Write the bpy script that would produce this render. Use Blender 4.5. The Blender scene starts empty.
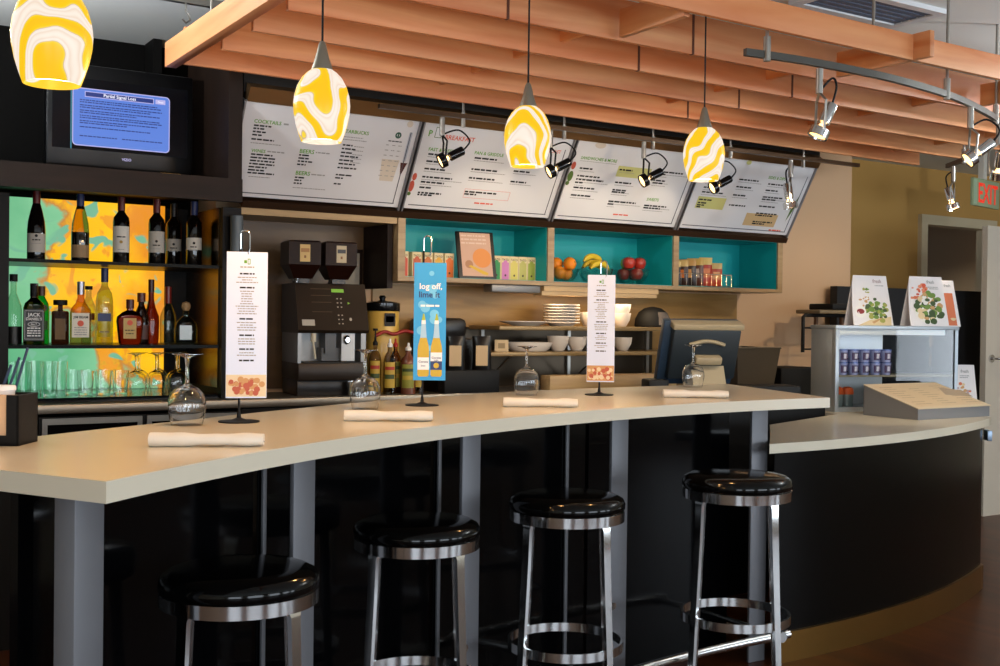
import bpy, bmesh, math, random
from math import sin, cos, tan, radians, pi, sqrt, atan2
from mathutils import Matrix, Vector
random.seed(7)
SC = bpy.context.scene
COL = SC.collection

# ------------------------------------------------------------------ colours and materials
def lin(h):
    h = h.lstrip('#')
    o = []
    for i in (0, 2, 4):
        c = int(h[i:i+2], 16) / 255
        o.append(c / 12.92 if c <= .04045 else ((c + .055) / 1.055) ** 2.4)
    return (*o, 1)

MATS = {}
def M(name, hexc='808080', rough=.5, metal=0, spec=.5, emit=None, es=0, trans=0, ior=1.45, coat=0, bump=0, bscale=60):
    if name in MATS: return MATS[name]
    m = bpy.data.materials.new(name); m.use_nodes = True
    nt = m.node_tree; b = nt.nodes['Principled BSDF']
    b.inputs['Base Color'].default_value = lin(hexc)
    b.inputs['Roughness'].default_value = rough
    b.inputs['Metallic'].default_value = metal
    b.inputs['Specular IOR Level'].default_value = spec
    b.inputs['Transmission Weight'].default_value = trans
    b.inputs['IOR'].default_value = ior
    b.inputs['Coat Weight'].default_value = coat
    if emit:
        b.inputs['Emission Color'].default_value = lin(emit); b.inputs['Emission Strength'].default_value = es
    if bump:
        tc = nt.nodes.new('ShaderNodeTexCoord'); n = nt.nodes.new('ShaderNodeTexNoise'); bp = nt.nodes.new('ShaderNodeBump')
        n.inputs['Scale'].default_value = bscale; n.inputs['Detail'].default_value = 4
        bp.inputs['Strength'].default_value = bump; bp.inputs['Distance'].default_value = .004
        nt.links.new(tc.outputs['Object'], n.inputs['Vector']); nt.links.new(n.outputs['Fac'], bp.inputs['Height'])
        nt.links.new(bp.outputs['Normal'], b.inputs['Normal'])
    MATS[name] = m
    return m

def ramp(nt, stops):
    r = nt.nodes.new('ShaderNodeValToRGB'); e = r.color_ramp.elements
    while len(e) < len(stops): e.new(.5)
    for el, (p, c) in zip(e, stops): el.position = p; el.color = lin(c)
    return r

def wood(name, c1, c2, scale=(1.2, 14, 14), rough=.45, var=.35, coat=0, coord='Object', spec=.5):
    if name in MATS: return MATS[name]
    m = M(name, c1, rough, coat=coat, spec=spec); nt = m.node_tree; b = nt.nodes['Principled BSDF']; L = nt.links
    tc = nt.nodes.new('ShaderNodeTexCoord'); mp = nt.nodes.new('ShaderNodeMapping'); mp.inputs['Scale'].default_value = scale
    oi = nt.nodes.new('ShaderNodeObjectInfo')
    add = nt.nodes.new('ShaderNodeVectorMath'); add.operation = 'ADD'
    mul = nt.nodes.new('ShaderNodeMath'); mul.operation = 'MULTIPLY'; mul.inputs[1].default_value = 17
    L.new(oi.outputs['Random'], mul.inputs[0]); L.new(tc.outputs[coord], add.inputs[0]); L.new(mul.outputs[0], add.inputs[1])
    L.new(add.outputs[0], mp.inputs['Vector'])
    n = nt.nodes.new('ShaderNodeTexNoise'); n.inputs['Scale'].default_value = 1; n.inputs['Detail'].default_value = 6; n.inputs['Distortion'].default_value = .8
    L.new(mp.outputs[0], n.inputs['Vector'])
    r = ramp(nt, [(.3, c1), (.7, c2)])
    L.new(n.outputs['Fac'], r.inputs[0])
    hsv = nt.nodes.new('ShaderNodeHueSaturation')
    ma = nt.nodes.new('ShaderNodeMath'); ma.operation = 'MULTIPLY_ADD'; ma.inputs[1].default_value = var; ma.inputs[2].default_value = 1 - var / 2
    L.new(oi.outputs['Random'], ma.inputs[0]); L.new(ma.outputs[0], hsv.inputs['Value']); L.new(r.outputs[0], hsv.inputs['Color'])
    L.new(hsv.outputs[0], b.inputs['Base Color'])
    return m

def pane_mat(name, fac=.09, tint='ffffff'):
    if name in MATS: return MATS[name]
    m = bpy.data.materials.new(name); m.use_nodes = True; nt = m.node_tree; nt.nodes.clear()
    o = nt.nodes.new('ShaderNodeOutputMaterial'); mx = nt.nodes.new('ShaderNodeMixShader')
    t = nt.nodes.new('ShaderNodeBsdfTransparent'); t.inputs[0].default_value = lin(tint)
    g = nt.nodes.new('ShaderNodeBsdfGlossy'); g.inputs['Roughness'].default_value = .02
    fr = nt.nodes.new('ShaderNodeFresnel'); fr.inputs['IOR'].default_value = 1.45
    ad = nt.nodes.new('ShaderNodeMath'); ad.operation = 'ADD'; ad.inputs[1].default_value = fac - .04
    nt.links.new(fr.outputs[0], ad.inputs[0]); nt.links.new(ad.outputs[0], mx.inputs[0])
    nt.links.new(t.outputs[0], mx.inputs[1]); nt.links.new(g.outputs[0], mx.inputs[2]); nt.links.new(mx.outputs[0], o.inputs['Surface'])
    MATS[name] = m
    return m

# ------------------------------------------------------------------ mesh building
FRONT = Matrix(((1, 0, 0, 0), (0, 0, -1, 0), (0, 1, 0, 0), (0, 0, 0, 1)))   # flat x,y art -> stands up facing -Y
def T(x, y, z): return Matrix.Translation((x, y, z))
def RZ(a): return Matrix.Rotation(a, 4, 'Z')
def RX(a): return Matrix.Rotation(a, 4, 'X')
def RY(a): return Matrix.Rotation(a, 4, 'Y')
I4 = Matrix.Identity(4)

_txt = {}
def text_geo(s):
    if s not in _txt:
        c = bpy.data.curves.new('lettering', 'FONT'); c.body = s; c.size = 1; c.resolution_u = 2; c.offset = .018
        o = bpy.data.objects.new('lettering', c)
        me = o.to_mesh()
        vs = [v.co.copy() for v in me.vertices]; fs = [tuple(p.vertices) for p in me.polygons]
        o.to_mesh_clear(); bpy.data.objects.remove(o); bpy.data.curves.remove(c)
        x0 = min(v.x for v in vs); x1 = max(v.x for v in vs); y1 = max(v.y for v in vs)
        _txt[s] = ([Vector((v.x - x0, v.y, 0)) for v in vs], fs, x1 - x0, y1)
    return _txt[s]

class MB:
    def __init__(s): s.bm = bmesh.new()
    def faces(s, vs, fs, m=0, mat=I4):
        bv = [s.bm.verts.new(mat @ Vector(v)) for v in vs]; out = []
        for f in fs:
            try:
                q = s.bm.faces.new([bv[i] for i in f]); q.material_index = m; out.append(q)
            except ValueError: pass
        return bv, out
    def box(s, c, d, m=0, bev=0, mat=I4, seg=2):
        r = bmesh.ops.create_cube(s.bm, size=1, matrix=mat @ Matrix.Translation(c) @ Matrix.Diagonal((*d, 1)))
        fs = set(f for v in r['verts'] for f in v.link_faces)
        for f in fs: f.material_index = m
        if bev:
            es = list(set(e for v in r['verts'] for e in v.link_edges))
            q = bmesh.ops.bevel(s.bm, geom=es, offset=bev, segments=seg, affect='EDGES', profile=.5, material=-1)
            for f in q['faces']: f.material_index = m
        return s
    def span(s, a, b, m=0, bev=0, mat=I4):
        return s.box([(p + q) / 2 for p, q in zip(a, b)], [abs(q - p) for p, q in zip(a, b)], m, bev, mat)
    def lathe(s, prof, n=32, m=0, mat=I4, sx=1, sy=1, p=2, a0=None, a1=None):
        full = a0 is None
        cnt = n if full else n + 1
        rings = []
        for (r, z) in prof:
            if r < 1e-6 and full:
                rings.append([s.bm.verts.new(mat @ Vector((0, 0, z)))]); continue
            ring = []
            for i in range(cnt):
                a = 2 * pi * i / n if full else a0 + (a1 - a0) * i / n
                ca, sa = cos(a), sin(a)
                if p != 2:
                    k = (abs(ca) ** p + abs(sa) ** p) ** (-1 / p); ca *= k; sa *= k
                ring.append(s.bm.verts.new(mat @ Vector((r * ca * sx, r * sa * sy, z))))
            rings.append(ring)
        for A, B in zip(rings, rings[1:]):
            k = cnt if full else cnt - 1
            for i in range(k):
                j = (i + 1) % cnt
                q = ([A[0], B[j], B[i]] if len(A) == 1 else [A[i], A[j], B[0]] if len(B) == 1 else [A[i], A[j], B[j], B[i]])
                if len(A) == 1 and len(B) == 1: continue
                try: s.bm.faces.new(q).material_index = m
                except ValueError: pass
        return s
    def tube(s, pts, r, n=10, m=0, closed=False, mat=I4, flat=1.0, caps=True):
        pts = [Vector(p) for p in pts]; N = len(pts); rings = []
        up = Vector((0, 0, 1)); prev = None
        for i, p in enumerate(pts):
            t = (pts[(i + 1) % N] - pts[i - 1]) if closed else (pts[min(i + 1, N - 1)] - pts[max(i - 1, 0)])
            t.normalize()
            if prev is None:
                a = up if abs(t.z) < .95 else Vector((0, 1, 0))
                x = t.cross(a).normalized()
            else:
                x = (prev - t * prev.dot(t)).normalized()
            prev = x; y = t.cross(x)
            rr = r[i] if isinstance(r, (list, tuple)) else r
            rings.append([s.bm.verts.new(mat @ (p + x * rr * cos(2 * pi * k / n) + y * rr * flat * sin(2 * pi * k / n))) for k in range(n)])
        for i in range(N if closed else N - 1):
            A, B = rings[i], rings[(i + 1) % N]
            for k in range(n):
                q = s.bm.faces.new([A[k], A[(k + 1) % n], B[(k + 1) % n], B[k]]); q.material_index = m
        if not closed and caps:
            for R in (rings[0][::-1], rings[-1]):
                q = s.bm.faces.new(R); q.material_index = m
        return s
    def prism(s, poly, z0, z1, m=0, mat=I4):
        n = len(poly)
        vs = [(x, y, z0) for x, y in poly] + [(x, y, z1) for x, y in poly]
        fs = [tuple(range(n))[::-1], tuple(range(n, 2 * n))] + [(i, (i + 1) % n, n + (i + 1) % n, n + i) for i in range(n)]
        s.faces(vs, fs, m, mat); return s
    def arc(s, c, R0, R1, a0, a1, z0, z1, m=0, n=24):
        poly = [(c[0] + R1 * cos(a0 + (a1 - a0) * i / n), c[1] + R1 * sin(a0 + (a1 - a0) * i / n)) for i in range(n + 1)]
        inn = [(c[0] + R0 * cos(a0 + (a1 - a0) * i / n), c[1] + R0 * sin(a0 + (a1 - a0) * i / n)) for i in range(n + 1)]
        for i in range(n):
            q = [inn[i], poly[i], poly[i + 1], inn[i + 1]]
            vs = [(x, y, z0) for x, y in q] + [(x, y, z1) for x, y in q]
            fs = [(3, 2, 1, 0), (4, 5, 6, 7), (1, 2, 6, 5), (3, 0, 4, 7)]
            if i == 0: fs.append((0, 1, 5, 4))
            if i == n - 1: fs.append((2, 3, 7, 6))
            s.faces(vs, fs, m)
        bmesh.ops.remove_doubles(s.bm, verts=s.bm.verts, dist=1e-5)
        return s
    def quad(s, x0, y0, x1, y1, m=0, mat=I4, z=0):
        s.faces([(x0, y0, z), (x1, y0, z), (x1, y1, z), (x0, y1, z)], [(0, 1, 2, 3)], m, mat); return s
    def poly(s, pts, m=0, mat=I4, z=0):
        s.faces([(x, y, z) for x, y in pts], [tuple(range(len(pts)))], m, mat); return s
    def disc(s, cx, cy, r, m=0, mat=I4, z=0, n=20, ry=None):
        ry = ry or r
        return s.poly([(cx + r * cos(2 * pi * i / n), cy + ry * sin(2 * pi * i / n)) for i in range(n)], m, mat, z)
    def text(s, t, x, y, h=None, w=None, m=0, mat=I4, z=0, align='L'):
        vs, fs, tw, th = text_geo(t)
        k = h / th if h else w / tw
        kx = w / tw if w else k
        ox = x - (kx * tw / 2 if align == 'C' else kx * tw if align == 'R' else 0)
        s.faces([(ox + v.x * kx, y + v.y * k, z) for v in vs], fs, m, mat); return s
    def greek(s, x0, x1, y, h, m=0, mat=I4, z=0):
        x = x0
        while x < x1 - h * .5:
            w = min(h * random.uniform(1.2, 4.5), x1 - x)
            s.quad(x, y, x + w, y + h, m, mat, z); x += w + h * .55
        return s
    def build(s, name, mats, parent=None, loc=(0, 0, 0), rz=0, smooth=38, kind=None):
        bmesh.ops.recalc_face_normals(s.bm, faces=s.bm.faces) if smooth is not None else None
        me = bpy.data.meshes.new(name); s.bm.to_mesh(me); s.bm.free()
        for mt in (mats if isinstance(mats, (list, tuple)) else [mats]): me.materials.append(mt)
        if smooth:
            for p in me.polygons: p.use_smooth = True
            me.set_sharp_from_angle(angle=radians(smooth))
        o = bpy.data.objects.new(name, me); COL.objects.link(o)
        o.location = loc; o.rotation_euler = (0, 0, rz)
        if parent: o.parent = parent
        if kind: o['kind'] = kind
        return o

def tag(o, label, cat, group=None):
    o['label'] = label; o['category'] = cat
    if group: o['group'] = group
    return o
def thing(name, label, cat, loc=(0, 0, 0), rz=0, group=None):
    o = bpy.data.objects.new(name, None); COL.objects.link(o); o.empty_display_size = .05
    o.location = loc; o.rotation_euler = (0, 0, rz)
    return tag(o, label, cat, group)
KIDS = {}
def dup(root, loc, rz=None, label=None, group=None, scale=None):
    def cp(o, par):
        c = o.copy(); COL.objects.link(c)
        if par: c.parent = par
        for ch in [q for q in COL.objects if q.parent == o and q != c]: cp(ch, c)
        return c
    r = cp(root, None); r.location = loc
    if rz is not None: r.rotation_euler = (0, 0, rz)
    if label: r['label'] = label
    if group: r['group'] = group
    if scale: r.scale = (scale,) * 3
    return r
def face(x, y): return -atan2(x, y)          # turns a thing's front (-Y) to the middle of the room in front of the bar
def struct(name, mb, mats, smooth=38): return mb.build(name, mats, smooth=smooth, kind='structure')

# ------------------------------------------------------------------ common materials
BLACK = M('black_gloss', '0b0b0d', .12, spec=.5)
BLACKM = M('black_matte', '0d0d0e', .55, spec=.3)
CHROME = M('chrome', 'd8d8d8', .12, 1)
STEEL = M('brushed_steel', 'a8a49c', .32, 1)
ALU = M('satin_aluminium', '77777b', .5, .35)
BRONZE = M('bronze', '8a6a48', .35, .9)
WHITE = M('white_paper', 'eceae6', .6)
WCER = M('white_ceramic', 'dcd2c6', .3)
GLASS = M('clear_glass', 'ffffff', 0, trans=1, ior=1.45)
PANE = pane_mat('window_pane')
INK = M('black_ink', '1c1a1a', .7)
GREY = M('grey_ink', '9a9894', .7)
GREEN = M('green_ink', '5f9a28', .7)
RED = M('red_ink', 'd8604a', .7)
TEAL = M('teal_laminate', '0fa0a4', .5)
LWOOD = wood('pale_wood', 'b08f63', 'c7a878', (2, 30, 30), .45, .1)
DWOOD = wood('dark_wood', '1a110c', '251811', (2, 25, 25), .5, .1, spec=.2)

def thin_mat(name, tint='f4f8f6', gain=.8, base=.05):
    m = bpy.data.materials.new(name); m.use_nodes = True; nt = m.node_tree; nt.nodes.clear(); L = nt.links
    o = nt.nodes.new('ShaderNodeOutputMaterial'); mx = nt.nodes.new('ShaderNodeMixShader')
    t = nt.nodes.new('ShaderNodeBsdfTransparent'); t.inputs[0].default_value = lin(tint)
    g = nt.nodes.new('ShaderNodeBsdfGlossy'); g.inputs['Roughness'].default_value = .03
    fr = nt.nodes.new('ShaderNodeLayerWeight'); fr.inputs['Blend'].default_value = .5
    pw = nt.nodes.new('ShaderNodeMath'); pw.operation = 'POWER'; pw.inputs[1].default_value = 2.6; L.new(fr.outputs['Facing'], pw.inputs[0])
    ma = nt.nodes.new('ShaderNodeMath'); ma.operation = 'MULTIPLY_ADD'; ma.inputs[1].default_value = gain; ma.inputs[2].default_value = base; ma.use_clamp = True
    L.new(pw.outputs[0], ma.inputs[0]); L.new(ma.outputs[0], mx.inputs[0]); L.new(t.outputs[0], mx.inputs[1]); L.new(g.outputs[0], mx.inputs[2]); L.new(mx.outputs[0], o.inputs['Surface'])
    return m
THIN = thin_mat('thin_glass')

# ------------------------------------------------------------------ camera
F_PX, CAMH, YAW, PITCH, ROLL = 1130., 1.35, radians(32.3), math.atan(13 / 1130), .0125
fh = Vector((sin(YAW), cos(YAW), 0)); rt = Vector((cos(YAW), -sin(YAW), 0)); upv = Vector((0, 0, 1))
Fv = fh * cos(PITCH) - upv * sin(PITCH); Uv = upv * cos(PITCH) + fh * sin(PITCH)
R2 = rt * cos(ROLL) + Uv * sin(ROLL); U2 = Uv * cos(ROLL) - rt * sin(ROLL)
cam = bpy.data.cameras.new('camera'); cam.sensor_width = 36; cam.lens = 36 * F_PX / 1000; cam.clip_start = .05
co = bpy.data.objects.new('camera', cam); COL.objects.link(co)
mw = Matrix((R2, U2, -Fv)).transposed().to_4x4(); mw.translation = (0, 0, CAMH); co.matrix_world = mw
SC.camera = co
RV, FV = rt, fh                                # level directions across and into the bar

# ------------------------------------------------------------------ the room
ZC = 2.66
fl = wood('parquet', '2a1105', '4f260b', (9, 1.1, 1), .36, 0, spec=.3)
struct('floor', MB().span((-3, -2.4, -.08), (10, 7.8, 0)), fl)
ceilm = M('ceiling_paint', 'd9dcd9', .8)
struct('ceiling', MB().span((-3, -2.4, ZC), (10, 7.8, ZC + .08)), ceilm)
darkw = M('dark_wall_paint', '070605', .8, spec=.1)
struct('wall_back', MB().span((-3, 5.57, 0), (1.735, 5.67, ZC)), darkw)
nichew = M('niche_wall_paint', 'a48558', .7)
lightw = M('light_wall_paint', 'cda883', .75)
struct('wall_middle', MB().span((1.735, 5.30, 0), (6.2, 5.67, ZC)), lightw)
tanw = M('tan_wall_paint', 'bd9350', .75)
w = MB().span((6.2, 6.09, 0), (8.0, 6.19, ZC)).span((8.9, 6.09, 0), (10, 6.19, ZC)).span((8.0, 6.09, 2.2), (8.9, 6.19, ZC))
w.span((6.2, 5.67, 0), (6.24, 6.19, ZC))
struct('wall_far', w, tanw)
side = M('side_wall_paint', 'c9bea9', .8)
struct('wall_left', MB().span((-3.1, -2.4, 0), (-3, 5.67, ZC)), side)
struct('wall_right', MB().span((10, -2.4, 0), (10.1, 7.8, ZC)), side)
struct('wall_corridor', MB().span((6.2, 7.7, 0), (10, 7.8, ZC)), M('corridor_paint', '8a6a40', .8))
# window wall behind the viewer
WIN = [(-2.4, -.6), (.1, 1.9), (2.6, 4.4), (5.1, 6.9), (7.6, 9.4)]
w = MB().span((-3, -2.4, 0), (10, -2.3, .45)).span((-3, -2.4, 2.15), (10, -2.3, ZC))
xs = [-3] + [v for ab in WIN for v in ab] + [10]
for a, b in zip(xs[0::2], xs[1::2]): w.span((a, -2.4, .45), (b, -2.3, 2.15))
struct('wall_front', w, side)
for i, (a, b) in enumerate(WIN):
    f = MB()
    for q in ((a, -2.38, .45, a + .05, 2.15), (b - .05, -2.38, .45, b, 2.15), ((a + b) / 2 - .02, -2.38, .45, (a + b) / 2 + .02, 2.15)):
        f.span((q[0], -2.38, q[2]), (q[3], -2.32, q[4]))
    f.span((a + .05, -2.38, .45), (b - .05, -2.32, .51)).span((a + .05, -2.38, 2.09), (b - .05, -2.32, 2.15))
    o = struct('window_%d' % (i + 1), f, M('window_white', 'd8d8d4', .5))
    MB().span((a + .05, -2.355, .51), (b - .05, -2.35, 2.09)).build('pane', PANE, o)
# soffit above the menu boards, wood wall panelling under the cubbies
struct('trim_1', MB().span((1.67, 4.74, 2.325), (5.26, 5.30, ZC)), M('soffit_black', '0c0a09', .6))
struct('trim_2', MB().span((2.56, 5.285, .985), (5.126, 5.30, 1.53)), wood('panel_wood', '8f6a35', 'b08a50', (2, 1, 14), .4, .1))
# door trim in the far wall and the door standing open
trimm = M('trim_cream', 'cabc9c', .6)
f = MB().span((7.94, 6.05, 0), (8.02, 6.2, 2.19)).span((8.88, 6.05, 0), (8.96, 6.2, 2.19)).span((7.94, 6.05, 2.19), (8.96, 6.2, 2.27))
struct('trim_3', f, trimm)
f = MB().span((9.0, 7.66, 0), (9.07, 7.7, 2.1)).span((9.75, 7.66, 0), (9.82, 7.7, 2.1)).span((9.0, 7.66, 2.1), (9.82, 7.7, 2.17))
f.span((9.07, 7.68, 0), (9.75, 7.7, 2.1), 1)
struct('trim_4', f, [M('trim_grey', '8b8371', .6), M('corridor_door', '26160c', .5)])
dr = struct('door_1', MB().span((7.18, 4.92, 0), (8.05, 4.965, 2.06)), M('door_white', 'c9bfae', .55))
h = MB().lathe([(0, -.003), (.028, -.003), (.028, .012), (0, .012)], 20, mat=T(7.24, 4.92, 1.12) @ RX(pi / 2))
h.tube([(7.24, 4.905, 1.12), (7.24, 4.86, 1.12), (7.25, 4.85, 1.12), (7.36, 4.85, 1.12)], .009)
h.build('door_handle', CHROME, dr)
part = MB().span((5.935, 5.18, 0), (7.6, 5.24, 1.605))
struct('wall_partition', part, M('partition_black', '121418', .6))
# ceiling air vent and hanger rail
v = thing('ceiling_vent', 'white louvred air vent in the ceiling above the front of the wooden trellis', 'vent', (3.75, 3.13, ZC))
f = MB()
for a, b in (((-.32, -.14), (.32, -.10)), ((-.32, .10), (.32, .14)), ((-.32, -.1), (-.28, .1)), ((.28, -.1), (.32, .1))):
    f.span((*a, -.02), (*b, 0))
f.build('frame', M('vent_white', 'd0d2d4', .5), v)
for i in range(5): MB().box((0, -.08 + .04 * i, -.012), (.56, .03, .004), mat=I4).build('slat', M('vent_slat', '5c6a80', .5, .3), v)
v = thing('ceiling_rail', 'thin grey metal rail with a hook fixed under the ceiling above the television', 'rail', (1.38, 4.62, ZC))
MB().span((-.35, -.012, -.03), (.2, .012, 0)).build('bar', STEEL, v)
MB().tube([(0, 0, -.03), (0, 0, -.06), (.012, 0, -.075), (.018, 0, -.095), (0, 0, -.11), (-.015, 0, -.095)], .004, 8).build('hook', STEEL, v)
# ------------------------------------------------------------------ the bar
BC = (3.2, -1.15)                                    # centre of the bar's curve
PANELM = M('black_panel', '050506', .1, spec=.2)
CTOP = M('cream_solid_surface', 'dad0ba', .22, spec=.5)
bar = thing('bar_counter', 'long curved bar counter with cream top, grey posts and glossy black front', 'bar', (0, 0, 0))
front = []
a0 = atan2(1.958 - BC[1], .457 - BC[0]); a1 = atan2(2.964 - BC[1], 3.365 - BC[0])
for i in range(41):
    a = a0 + (a1 - a0) * i / 40; q = 4.145 - .028 * i / 40; front.append((BC[0] + q * cos(a), BC[1] + q * sin(a)))
backc = [(3.649, 3.812), (3.35, 3.815), (3.1, 3.80), (2.85, 3.785), (2.6, 3.75), (2.349, 3.695), (2.006, 3.585), (1.82, 3.515), (1.644, 3.435), (1.38, 3.30), (1.133, 3.155), (.955, 3.04), (.8, 2.95), (.654, 2.865), (.487, 2.755), (.3, 2.64), (.12, 2.545)]
m = MB().prism(front + backc, 1.032, 1.07)
bmesh.ops.bevel(m.bm, geom=[e for e in m.bm.edges if len(e.link_faces) == 2 and abs(e.calc_face_angle(0)) > 1.2], offset=.003, segments=2, affect='EDGES')
m.build('countertop', CTOP, bar)
PA = [radians(v) for v in (128.0, 118.05, 108.45, 98.7, 88.95)]
for a in PA:
    p = Vector((BC[0] + 4.40 * cos(a), BC[1] + 4.40 * sin(a), .516))
    MB().box((0, 0, 0), (.086, .05 if a == PA[0] else .014, 1.032), bev=.003).build('support_post', ALU, bar, p, a - pi / 2)
for a, b in zip(PA, PA[1:]):
    MB().arc(BC, 4.56, 4.58, b + .002, a - .002, .0, 1.031, n=10).build('front_panel', PANELM, bar)
for v in (119.94, 110.34, 102.31):
    a = radians(v - 2.2)
    MB().box((0, 0, 0), (.014, .008, 1.03), bev=.001).build('panel_strip', ALU, bar, (BC[0] + 4.552 * cos(a), BC[1] + 4.552 * sin(a), .516), a - pi / 2)
# the cut end on the left: side panel with an aluminium strip
e0 = Vector((.47, 2.36, 0)); ed = Vector((-.5, .87, 0)).normalized(); ang = atan2(ed.y, ed.x)
MB().span((0, .0, 0), (.105, .03, 1.031)).build('end_panel', PANELM, bar, e0 + Vector((.02, .03, 0)), ang)
MB().span((.1052, -.012, 0), (.118, .03, 1.031)).build('end_strip', ALU, bar, e0 + Vector((.02, .03, 0)), ang)
# foot rail
rp = [(BC[0] + 4.229 * cos(radians(v)), BC[1] + 4.229 * sin(radians(v)), .15) for v in [88.9 + i * (128.5 - 88.9) / 40 for i in range(41)]]
MB().tube(rp, .017, 14).build('foot_rail', CHROME, bar)
for a in [radians(v) for v in (128.0, 118.3, 109.5, 101.5, 89.6)]:
    m = MB(); c, s_ = cos(a), sin(a)
    m.tube([(BC[0] + R * c, BC[1] + R * s_, .15) for R in (4.225, 4.56)], .011, 10)
    m.tube([(BC[0] + R * c, BC[1] + R * s_, .15) for R in (4.205, 4.252)], .021, 14)
    m.build('rail_bracket', CHROME, bar)
for a in PA[:4]:
    b = a + .012
    MB().tube([(BC[0] + R * cos(b), BC[1] + R * sin(b), .34) for R in (4.365, 4.385)], .013, 12).build('bolt', CHROME, bar)

# stainless sink edge seen past the open end of the bar
t = thing('sink_unit', 'stainless steel sink edge under the open left end of the cream bar top', 'sink', (.22, 2.72, 0), radians(30))
MB().span((-.25, -.02, .0), (.02, .2, .86)).build('cabinet', BLACKM, t)
m = MB().span((-.27, -.04, .86), (.03, .2, .885), bev=.004).span((-.27, -.04, .885), (-.24, .2, .92)).tube([(-.24, -.02, .96), (-.05, -.02, .95)], .012)
m.build('sink_top', CHROME, t)

# ------------------------------------------------------------------ low curved service counter
LC = (3.4, 7.55)
lo = thing('service_counter', 'low curved counter with cream top, black front and bronze kick plate at the bar end', 'counter', (0, 0, 0))
def lowpoly(R, xs0, xs1, back):
    A = [atan2(-sqrt(R * R - (x - LC[0]) ** 2), x - LC[0]) for x in (xs0, xs1)]
    return [(LC[0] + R * cos(A[0] + (A[1] - A[0]) * i / 28), LC[1] + R * sin(A[0] + (A[1] - A[0]) * i / 28)) for i in range(29)] + back
m = MB().prism(lowpoly(4.4, 3.242, 5.24, [(5.42, 3.78), (5.78, 4.06), (5.85, 4.4), (5.85, 4.65), (4.68, 4.65), (4.66, 4.05), (3.86, 3.755), (3.66, 3.555)]), .842, .88)
m.build('countertop', CTOP, lo)
low_front = wood('espresso_laminate', '050403', '070504', (20, 20, 1), .2, 0, spec=.16)
m = MB().prism(lowpoly(4.36, 3.31, 5.22, [(5.40, 3.82), (5.74, 4.09), (5.8, 4.4), (5.8, 4.6), (4.72, 4.6), (4.70, 4.05), (3.9, 3.755), (3.68, 3.56)]), .12, .842)
m.build('curved_front', low_front, lo)
m = MB().prism(lowpoly(4.375, 3.32, 5.225, [(5.405, 3.815), (5.745, 4.085), (5.79, 4.4), (5.79, 4.58), (4.74, 4.58), (4.72, 4.05), (3.92, 3.755), (3.70, 3.57)]), 0, .12)
m.build('kick_plate', M('kick_bronze', '8a6430', .3, .9), lo)
m = MB().span((-.03, -.012, -.055), (.05, .012, .0), bev=.003).span((.02, -.02, -.032), (.056, .012, -.026), 1)
m.build('hinge_bracket', [M('blue_steel', '8fa0b4', .35, .8), BLACKM], lo, (5.375, 3.66, .80), radians(50))

# ------------------------------------------------------------------ bar stools
stool = thing('bar_stool', 'x', 'bar stool', (0, 0, 0), 0, 'round black bar stools along the bar')
SEAT = M('black_seat', '050505', .1, spec=.32)
m = MB().lathe([(0, .742), (.172, .742), (.178, .75), (.1785, .762), (.172, .776), (.155, .785), (.12, .789), (0, .792)], 56)
m.build('seat', SEAT, stool)
MB().lathe([(.166, .712), (.176, .712), (.1765, .742), (.166, .742), (.166, .712)], 56).build('seat_ring', CHROME, stool)
for k in range(4):
    m = MB(); w0 = .017
    path = [(.150, .735), (.160, .722), (.164, .70), (.168, .60), (.176, .45), (.190, .2), (.203, 0)]
    vs = []; fs = []
    for r, z in path:
        ww = .024 if z > .71 else .0165 - .004 * (1 - z / .75)
        for dr_, dy in ((-.005, -ww), (.005, -ww * .9), (.005, ww * .9), (-.005, ww)): vs.append((r + dr_, dy, z))
    for i in range(len(path) - 1):
        for j in range(4): fs.append((4 * i + j, 4 * i + (j + 1) % 4, 4 * i + 4 + (j + 1) % 4, 4 * i + 4 + j))
    fs += [(0, 1, 2, 3), tuple(range(len(vs) - 4, len(vs)))]
    m.faces(vs, fs, 0, RZ(pi / 4 + k * pi / 2))
    m.build('leg', CHROME, stool, smooth=50)
MB().lathe([(.170, .325), (.178, .325), (.178, .352), (.170, .352), (.170, .325)], 56).build('foot_ring', CHROME, stool)
sp = [(.865, 2.449, 'black round bar stool nearest the cut left corner of the bar', 1.0),
      (1.500, 2.796, 'second black bar stool from the left corner of the bar, below the second rolled napkin', 1.0),
      (2.059, 2.854, 'third black bar stool from the left corner, next before the one beside the low counter', 1.015),
      (2.721, 2.793, 'black bar stool at the far right end of the bar beside the low curved counter', 1.03)]
for i, (x, y, lab, s_) in enumerate(sp):
    o = stool if i == 0 else dup(stool, (x, y, 0))
    o.location = (x, y, 0); o.rotation_euler = (0, 0, face(x, y)); o['label'] = lab; o.scale = (s_, s_, (1.0, 1.0, 1.03, 1.068)[i])

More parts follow.
